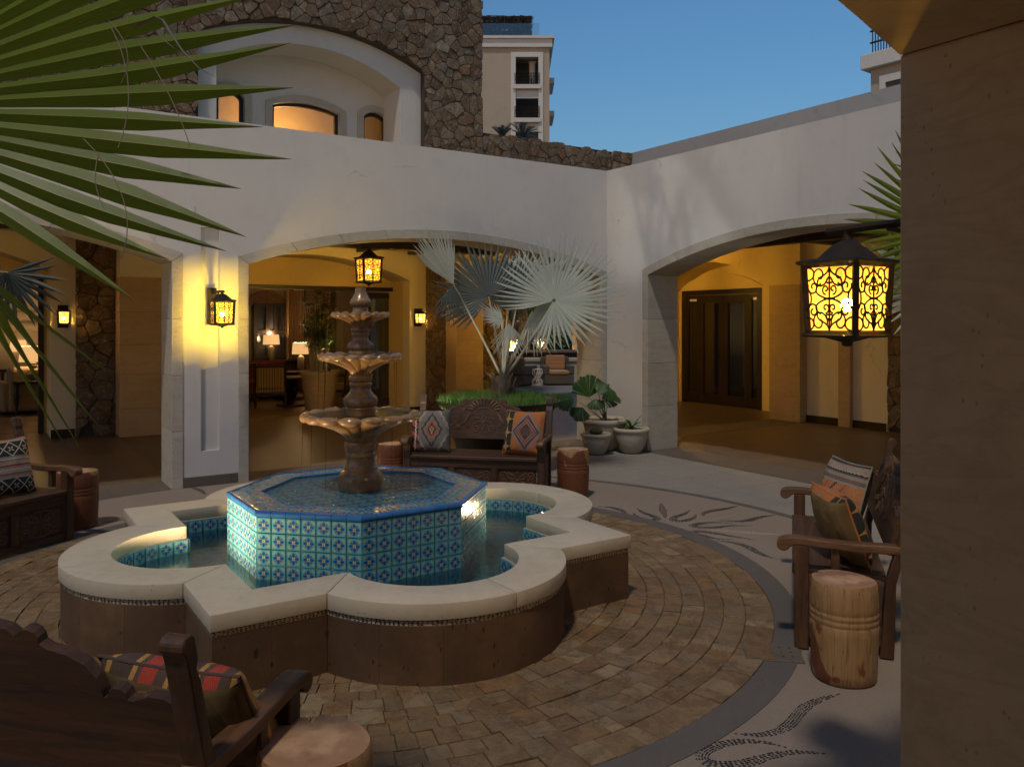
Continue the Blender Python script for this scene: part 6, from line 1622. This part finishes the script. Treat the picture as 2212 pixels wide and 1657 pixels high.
mbx.build('mantel', MT['stucco_in'], fi_, world=True, smooth=True, ang=40)
# glazed doors of the side loggia
dg = thing('glazed_doors', 'dark timber double doors with tall glass panes in the ochre recess', 'door', (13.4, 12.1, 0)); PU = plane_u(13.42)
def box_u(mb, v0, v1, z0, z1, d0, d1): mb.box(-v1, -v0, z0, z1, d0, d1, M=PU)
fm = MB(); box_u(fm, 13.12, 13.235, 0, 2.485, -.08, .06); box_u(fm, 10.985, 11.10, 0, 2.485, -.08, .06); box_u(fm, 11.10, 13.12, 2.38, 2.485, -.08, .06); fm.build('door_frame', MT['doorwood'], dg, world=True, bevel=.005)
for k, (v0, v1, side_) in enumerate(((12.76, 13.115, 0), (12.05, 12.755, 1), (11.34, 12.045, 1), (11.105, 11.335, 0))):
    st = .13 if side_ else .05; mb = MB(); box_u(mb, v0, v0 + st, .008, 2.375, -.03, .03); box_u(mb, v1 - st, v1, .008, 2.375, -.03, .03); box_u(mb, v0 + st, v1 - st, .008, .22, -.03, .03); box_u(mb, v0 + st, v1 - st, 2.20 if side_ else 2.30, 2.375, -.03, .03)
    lf2 = mb.build('door_leaf' if side_ else 'side_light', MT['doorwood'], dg, world=True, bevel=.004)
    mb = MB(); box_u(mb, v0 + st, v1 - st, .22, 2.25, -.006, .002); mb.build('pane', MT['glass_dark'], lf2, world=True)
    if side_: vh = v0 + .06 if k == 1 else v1 - .06; MB().tube([(13.36, vh, .95), (13.34, vh, 1.02), (13.34, vh, 1.12), (13.36, vh, 1.18)], .011, 8).build('handle', MT['iron'], lf2, world=True)
rm = thing('side_room', 'dim room behind the glazed double doors', 'room', (15.5, 12, 0))
mb = MB(); mb.box(13.6, 17.5, 9.8, 14.4, -.01, .004); mb.build('room_floor', MT['rose'], rm, world=True); MB().box(17.4, 17.5, 9.8, 14.4, 0, 3).build('rear_wall', MT['stucco_in'], rm, world=True); MB().box(13.6, 17.5, 14.3, 14.4, 0, 3).build('side_wall', MT['stucco_in'], rm, world=True); MB().box(13.6, 17.5, 9.8, 9.9, 0, 3).build('side_wall', MT['stucco_in'], rm, world=True); MB().box(13.6, 17.5, 9.8, 14.4, 2.9, 3.0).build('ceiling', MT['stucco_in'], rm, world=True)
side_table('dark table seen through the glazed doors', (16.2, 12.6, .006), .8, 1.6, .75); table_lamp('table lamp seen through the glazed doors', (16.2, 13.0, .756), .17, .2, MT['ceramic'], 22)
spindle_chair('striped chair seen through the glazed doors', (15.0, 12.0, .006), radians(100))

# ------------------------------------------------------------------ far patio beyond the loggia
def patio_chair(label, c, rz, cushion_=True):
    t = thing('patio_chair', label, 'armchair', (c.x, c.y, 0), rz, 'grey wicker patio seats')
    MB().box(-.42, .42, -.40, .40, .03, .30).build('base', MT['wicker'], t, bevel=.02); MB().box(-.42, .42, .30, .42, .30, .78).build('backrest', MT['wicker'], t, bevel=.03)
    for sx in (-1, 1): MB().box(sx * .36 - .07, sx * .36 + .07, -.40, .30, .30, .56).build('arm', MT['wicker'], t, bevel=.03)
    if cushion_: MB().box(-.285, .285, -.42, .22, .302, .42).build('seat_cushion', MT['orange_stripe'], t, bevel=.03); MB().box(-.28, .28, .16, .295, .42, .83).build('back_cushion', MT['orange_stripe'], t, bevel=.03)
    return t
patio_chair('grey wicker patio armchair with orange striped cushions', at(1203, 829, 23.4), -YAW + radians(8))
patio_chair('grey wicker patio seat seen from behind beside the palm trunk', at(1118, 835, 23.2), -YAW + radians(150))
st_ = at(1161, 833, 23.1); w_ = thing('patio_stool', 'white openwork hourglass stool beside the striped patio armchair', 'stool', (st_.x, st_.y, 0)); mb = MB()
for k in range(12):
    a = k * pi / 6; mb.tube([(.14 * cos(a), .14 * sin(a), 0), (.155 * cos(a + .2), .155 * sin(a + .2), .12), (.07 * cos(a + .5), .07 * sin(a + .5), .225), (.155 * cos(a + .8), .155 * sin(a + .8), .34), (.14 * cos(a + 1), .14 * sin(a + 1), .45)], .012, 5)
for z, r_ in ((0.01, .14), (.45, .14), (.225, .075)): mb.tube([(r_ * cos(k * pi / 8), r_ * sin(k * pi / 8), z) for k in range(16)], .012, 5, closed=True)
mb.build('open_frame', MT['white'], w_, smooth=True)
lw = at(1160, 832, 24.6); lww = thing('patio_wall', 'low pale stone planter wall behind the patio seats', 'wall', (lw.x, lw.y, 0), -YAW)
MB().box(-3, 3, 0, .35, 0, .60).build('wall_body', MT['limestone'], lww); MB().box(-3.05, 3.05, -.05, .40, .602, .70).build('wall_cap', MT['limestone'], lww, bevel=.01)
ln = at(1126, 777, 24.7); il = thing('patio_lantern', 'black iron lantern standing on the low patio wall', 'lantern', (ln.x, ln.y, .70), -YAW); mb = MB()
for sx in (-1, 1):
    for sy in (-1, 1): mb.tube([(sx * .07, sy * .07, 0), (sx * .07, sy * .07, .26)], .012, 4)
mb.box(-.09, .09, -.09, .09, 0, .02); mb.box(-.09, .09, -.09, .09, .26, .28); mb.lathe([(.10, .28), (.03, .34), (.02, .36)], 8); mb.build('frame', MT['blackmetal'], il)
cn = at(1180, 790, 27.5); ct = thing('patio_counter', 'dark raised counter behind the low patio wall', 'counter', (cn.x, cn.y, 0), -YAW); MB().box(-2.5, 2.5, 0, .8, 0, .75).build('counter_base', MT['doorwood'], ct); MB().box(-2.6, 2.6, -.1, .9, .752, .83).build('counter_top', MT['slate'], ct, bevel=.01)
ag = at(1165, 762, 27.8); rosette('agave', 'lamp-lit agave with pale upright leaves beyond the patio counter', 'agave', (ag.x, ag.y, .83), 13, .62, .055, 'palm', 8, .75, 1.45)
spotlamp((ag.x - .05, ag.y - .45, .88), (ag.x, ag.y, 1.3), 'spot lamp at the foot of the far agave', 14, (1, .78, .40), 1.6)
fb = at(1107, 748, 27.0); fbo = thing('fire_bowl', 'fire bowl with flames in the far patio', 'fire bowl', (fb.x, fb.y, .55)); MB().lathe([(.15, 0), (.32, .12), (.38, .28), (.36, .30), (.01, .26)], 24, cap=False).build('bowl', MT['blackmetal'], fbo, smooth=True)
mb = MB(); rf = random.Random(3)
for k in range(9): a = k * .7; r_ = rf.uniform(.03, .22); h = rf.uniform(.18, .42); mb.lathe([(.01, .26), (.055, .33), (.035, .26 + h * .6), (.004, .26 + h)], 7, M=T(r_ * cos(a), r_ * sin(a), 0))
mb.build('flame', MT['fire'], fbo, smooth=True)
def leafy_tree(label, base, h, cr, seed, mat='licuala', n=2600):
    t = thing('patio_tree', label, 'tree', tuple(base), group='trees beyond the patio'); rnd = random.Random(seed); tb_ = MB(); cr_ = MB(); cen = []
    tb_.tube([(0, 0, 0), (.05, 0, h * .4), (0, .05, h * .7)], [.12, .09, .05], 8)
    for k in range(9):
        a = rnd.uniform(0, 6.28); e = Vector((cos(a) * cr * rnd.uniform(.3, .9), sin(a) * cr * rnd.uniform(.3, .9), h * rnd.uniform(.55, 1.0))); tb_.tube([(0, 0, h * .4), tuple(e * .6 + Vector((0, 0, h * .25))), tuple(e)], [.05, .03, .01], 6); cen.append(e)
    for k in range(n):
        c = rnd.choice(cen); p = c + Vector((rnd.gauss(0, 1), rnd.gauss(0, 1), rnd.gauss(0, .8))) * cr * .28; d = Vector((rnd.gauss(0, 1), rnd.gauss(0, 1), rnd.gauss(0, 1))).normalized(); s = d.orthogonal().normalized() * .035; L = rnd.uniform(.07, .14)
        cr_.add([p, p + d * L * .5 - s, p + d * L, p + d * L * .5 + s], [(0, 1, 2, 3)], [[(.5, 0), (0, .5), (.5, .9), (1, .5)]])
    tb_.build('trunk', MT['bark'], t, smooth=True); cr_.build('crown', MT[mat], t)
for k, (x, dp2, h, cr) in enumerate(((1110, 29, 3.2, 1.3), (1175, 30.5, 3.0, 1.4), (1240, 29.5, 3.4, 1.5), (1290, 31.5, 3.3, 1.6))):
    q = cw((x - 1106) / 1760 * dp2, dp2); leafy_tree(('leafy tree behind the fire bowl beyond the patio', 'leafy tree behind the far agave', 'leafy tree beyond the striped patio armchair', 'leafy tree farthest behind the corner of the courtyard')[k], (q.x, q.y, 0), h, cr, 200 + k)
spotlamp(tuple(cw(.6, 28.9, .1)), tuple(cw(.9, 30, 2.0)), 'spot lamp under the far patio trees', 60, (1, .55, .15), 2.2)
spotlamp(tuple(cw(2.0, 28.6, .1)), tuple(cw(2.2, 30, 2.0)), 'spot lamp under the trees beyond the striped armchair', 50, (1, .55, .15), 2.2)
hd = cw(1.2, 34); hg = thing('garden_hedge', 'dark tall hedge closing the far patio', 'hedge', (hd.x, hd.y, 0), -YAW); mb = MB(); rh = random.Random(77)
for k in range(9000):
    p = Vector((rh.uniform(-7, 9), rh.uniform(-.4, .4), rh.uniform(0, 3.4))); d = Vector((rh.gauss(0, 1), rh.gauss(0, 1), rh.gauss(0, 1))).normalized(); s = d.orthogonal().normalized() * .07
    mb.add([p, p + d * .1 - s, p + d * .22, p + d * .1 + s], [(0, 1, 2, 3)], [[(.5, 0), (0, .5), (.5, .9), (1, .5)]])
mb.build('foliage', MT['licuala'], hg); MB().box(-7, 9, .3, .7, 0, 3.2).build('inner_mass', MT['soil'], hg)
# hotel blocks far behind
HD = 76.0; S_ = HD / 1760
def hp(x, y): return ((x - 1106) * S_, 1.8 - (y - 695) * S_)
ho = thing('hotel_block', 'far pale hotel block with stacked balconies beyond the stone tower', 'building', tuple(cw(0, HD)), -YAW)
x0, x1 = hp(960, 0)[0], hp(1187, 0)[0]; zt = hp(0, 104)[1]
op = [(hp(1114, 0)[0], hp(1163, 0)[0], hp(0, b_)[1], hp(0, t_)[1]) for t_, b_ in ((125, 185), (197, 257), (270, 330))]
# wall with real openings: strips round the balcony bay
bx0, bx1 = op[0][0], op[0][1]
mb = MB(); mb.box(x0, bx0, 0, .6, 0, zt); mb.box(bx1, x1, 0, .6, 0, zt); mb.box(bx0, bx1, 0, .6, op[0][3], zt)
for a, b in ((0, 1), (1, 2)): mb.box(bx0, bx1, 0, .6, op[b][3], op[a][2])
mb.box(bx0, bx1, 0, .6, 0, op[2][2]); mb.box(x0, x1, 3.4, 16, 0, zt); mb.build('wall', MT['hotel'], ho)
MB().box(bx0 - .3, bx1 + .3, 3.0, 3.38, 0, zt - .5).build('balcony_back', MT['dark_in'], ho)
tz = hp(0, 116)[1]; w = .45
for nm, bb_ in (('window_surround', (bx0 - w, bx0, -.18, -.002, 2, op[0][3] + w)), ('window_surround', (bx1, bx1 + w, -.18, -.002, 2, op[0][3] + w)), ('window_surround', (bx0, bx1, -.18, -.002, op[0][3], op[0][3] + w))): MB().box(*bb_).build(nm, MT['hotel_trim'], ho)
for k, (a, b, z0, z1) in enumerate(op):
    zr = z0 + .1
    MB().box(a - .25, b + .25, -.35, .598, z0 - .38, z0).build('balcony_slab', MT['hotel_trim'], ho)
    MB().box(a + .002, b - .002, .02, .3, z0 - 1.2, z0 - .39).build('spandrel', MT['hotel_trim'], ho)
    rl_ = MB(); rl_.tube([(a - .1, -.25, z0 + 1.05), (b + .1, -.25, z0 + 1.05)], .035, 4); rl_.tube([(a - .1, -.25, z0 + .12), (b + .1, -.25, z0 + .12)], .025, 4)
    m_ = 16
    for q in range(m_ + 1):
        x = a - .1 + (b - a + .2) * q / m_; rl_.tube([(x, -.25, z0), (x, -.25, z0 + 1.05)], .014, 4)
        if q < m_: rl_.tube([(x, -.25, z0 + .15), (x + (b - a + .2) / m_, -.25, z0 + 1.0)], .012, 4); rl_.tube([(x, -.25, z0 + 1.0), (x + (b - a + .2) / m_, -.25, z0 + .15)], .012, 4)
    rl_.build('railing', MT['blackmetal'], ho)
    if k == 0: MB().lathe([(.28, op[0][2]), (.28, op[0][3] - .15), (.36, op[0][3])], 14, M=T(b - .55, 1.4, 0)).build('column', MT['hotel_trim'], ho, smooth=True)
    ch = MB(); cx = a + .75
    for dx in ((0, .7) if k == 0 else (.0,)): ch.box(cx + dx, cx + dx + .5, 1.0, 1.5, z0 + .35, z0 + .45); ch.box(cx + dx, cx + dx + .08, 1.0, 1.5, z0, z0 + .95); ch.box(cx + dx + .42, cx + dx + .5, 1.0, 1.5, z0, z0 + .35)
    ch.build('balcony_chair', MT['wood_l'], ho)
MB().box(x0, x1 + .25, -.25, 16, zt + .002, zt + .75).build('frieze', MT['hotel_trim'], ho); MB().box(x0, x1 + .45, -.45, 16, zt + .752, zt + 1.0).build('cornice', MT['hotel_trim'], ho)
for z in (hp(0, 228)[1], hp(0, 300)[1], hp(0, 155)[1]): MB().box(x1 + .002, x1 + .55, 2, 6, z - .5, z).build('side_balcony', MT['hotel_trim'], ho)
zr0 = zt + 1.0
MB().box(x0, hp(1165, 0)[0], -.1, -.05, zr0, zr0 + 1.25).build('glass_balustrade', MT['glass'], ho)
pg = MB(); px1 = hp(1147, 0)[0]; zp = hp(0, 36)[1]
for x in (x0 + 2, hp(1078, 0)[0], hp(1140, 0)[0]):
    for y in (.8, 5.5): pg.tube([(x, y, zr0), (x, y, zp - .3)], .17, 8)
for y in (.7, 3.2, 5.6): pg.tube([(x0, y, zp - .35), (px1, y, zp - .35)], .13, 6)
for k in range(16): x = x0 + 1 + k * (px1 - x0 - 1) / 15.5; pg.tube([(x, .2, zp - .18), (x, 6.2, zp - .18)], .07, 6)
pg.build('pergola', MT['straw'], ho)
th = MB(); rt = random.Random(31)
for k in range(900):
    y = rt.uniform(.0, 6.4); xa = rt.uniform(x0, px1 - .3); L = rt.uniform(1.0, 2.4); th.tube([(xa, y, zp + rt.uniform(-.15, .12)), (min(xa + L, px1 + rt.uniform(0, .25)), y + rt.uniform(-.3, .3), zp + rt.uniform(-.15, .12))], .028, 3)
for k in range(260): x = rt.uniform(x0, px1); th.tube([(x, rt.uniform(-.1, .3), zp + .05), (x + rt.uniform(-.15, .15), rt.uniform(-.1, .3), zp - rt.uniform(.3, 1.3))], .02, 3)
th.build('thatch', MT['straw'], ho)
MB().box(x0, hp(1068, 0)[0], 3, 8, zr0, zp - .8).build('roof_room', MT['hotel_trim'], ho)
# two dark palms in front of the hotel, above the stone parapet
for k, (x, y, dpt, L, tip) in enumerate(((1085, 268, 30, .75, 'left'), (1130, 272, 29, .8, 'right'))):
    b_ = at(x, 300, dpt); pk_ = thing('date_palm', ('small dark date palm top above the parapet nearest the tower', 'small dark date palm top above the parapet under the balconies')[k], 'palm', (b_.x, b_.y, 0), group='dark palms above the parapet'); rnd = random.Random(300 + k)
    MB().tube([(0, 0, 0), (0, 0, b_.z)], [.2, .14], 8).build('trunk', MT['bark'], pk_, smooth=True)
    for q in range(13):
        a = q * 2.4; el = rnd.uniform(.5, 1.45); d = Vector((cos(a) * cos(el), sin(a) * cos(el), sin(el))); c0 = Vector((0, 0, b_.z)); mb = MB(); LL = L * rnd.uniform(.8, 1.25); pts = [c0 + d * LL * t - Vector((0, 0, .35 * LL * t * t)) for t in [m / 8 for m in range(9)]]; mb.tube(pts, [.014] * 8 + [.003], 4)
        sd = d.cross(Vector((0, 0, 1))).normalized()
        for m in range(2, 26):
            t = m / 26; p = c0 + d * LL * t - Vector((0, 0, .35 * LL * t * t)); l = .26 * LL * sin(pi * (.15 + .8 * t))
            for s_ in (-1, 1): e = p + (sd * s_ + d * .9 + Vector((0, 0, rnd.uniform(-.3, .3)))).normalized() * l; w_2 = d * .012; mb.add([p - w_2, p + w_2, e], [(0, 1, 2)])
        mb.build('frond', MT['palm_d'], pk_)
# corner of another hotel block over the single-arch wall
S2 = 40 / 1760; z2 = lambda y: 1.8 - (y - 695) * S2; hq = cw((1881 - 1106) * S2, 40)
h2_ = thing('hotel_block', 'corner of a grey hotel block with cornice beside the near pier, above the wall', 'building', (hq.x, hq.y, 0), -YAW + radians(-52))
MB().box(0, 7, 0, 9, 0, z2(152)).build('wall', MT['hotel'], h2_)
MB().box(-.35, 7, -.35, 9, z2(152) + .002, z2(120)).build('cornice', MT['hotel_trim'], h2_, bevel=.03)
for a in ((.5, .8, -.14, -.002, 2, z2(172)), (2.2, 2.5, -.14, -.002, 2, z2(172)), (.8, 2.2, -.14, -.002, z2(172) - .35, z2(172))): MB().box(*a).build('window_surround', MT['hotel_trim'], h2_)
MB().box(.8, 2.2, -.05, -.001, 2, z2(172) - .35).build('pane', MT['dark_in'], h2_)
rl_ = MB()
for q in range(34): rl_.tube([(.12 + q * .14, -.05, z2(119)), (.12 + q * .14, -.05, z2(72))], .03, 4)
for z in (70, 95): rl_.tube([(0, -.05, z2(z)), (5, -.05, z2(z))], .05, 4)
rl_.build('roof_railing', MT['blackmetal'], h2_)
# warm light in the tower room
tl = thing('tower_lamp', 'lamp inside the tower room behind the arched windows', 'lamp', (5.2, 16.2, 5.15)); MB().lathe([(.10, -.02), (.12, .12), (.01, .13)], 16).build('lamp_shade', MT['shade'], tl, smooth=True)
ld = bpy.data.lights.new('tower_lamp_light', 'POINT'); ld.energy = 26; ld.color = (1, .55, .17); ld.shadow_soft_size = .1; lo = bpy.data.objects.new('tower_lamp_light', ld); COL.objects.link(lo); lo.parent = tl; lo.location = (0, 0, .3)
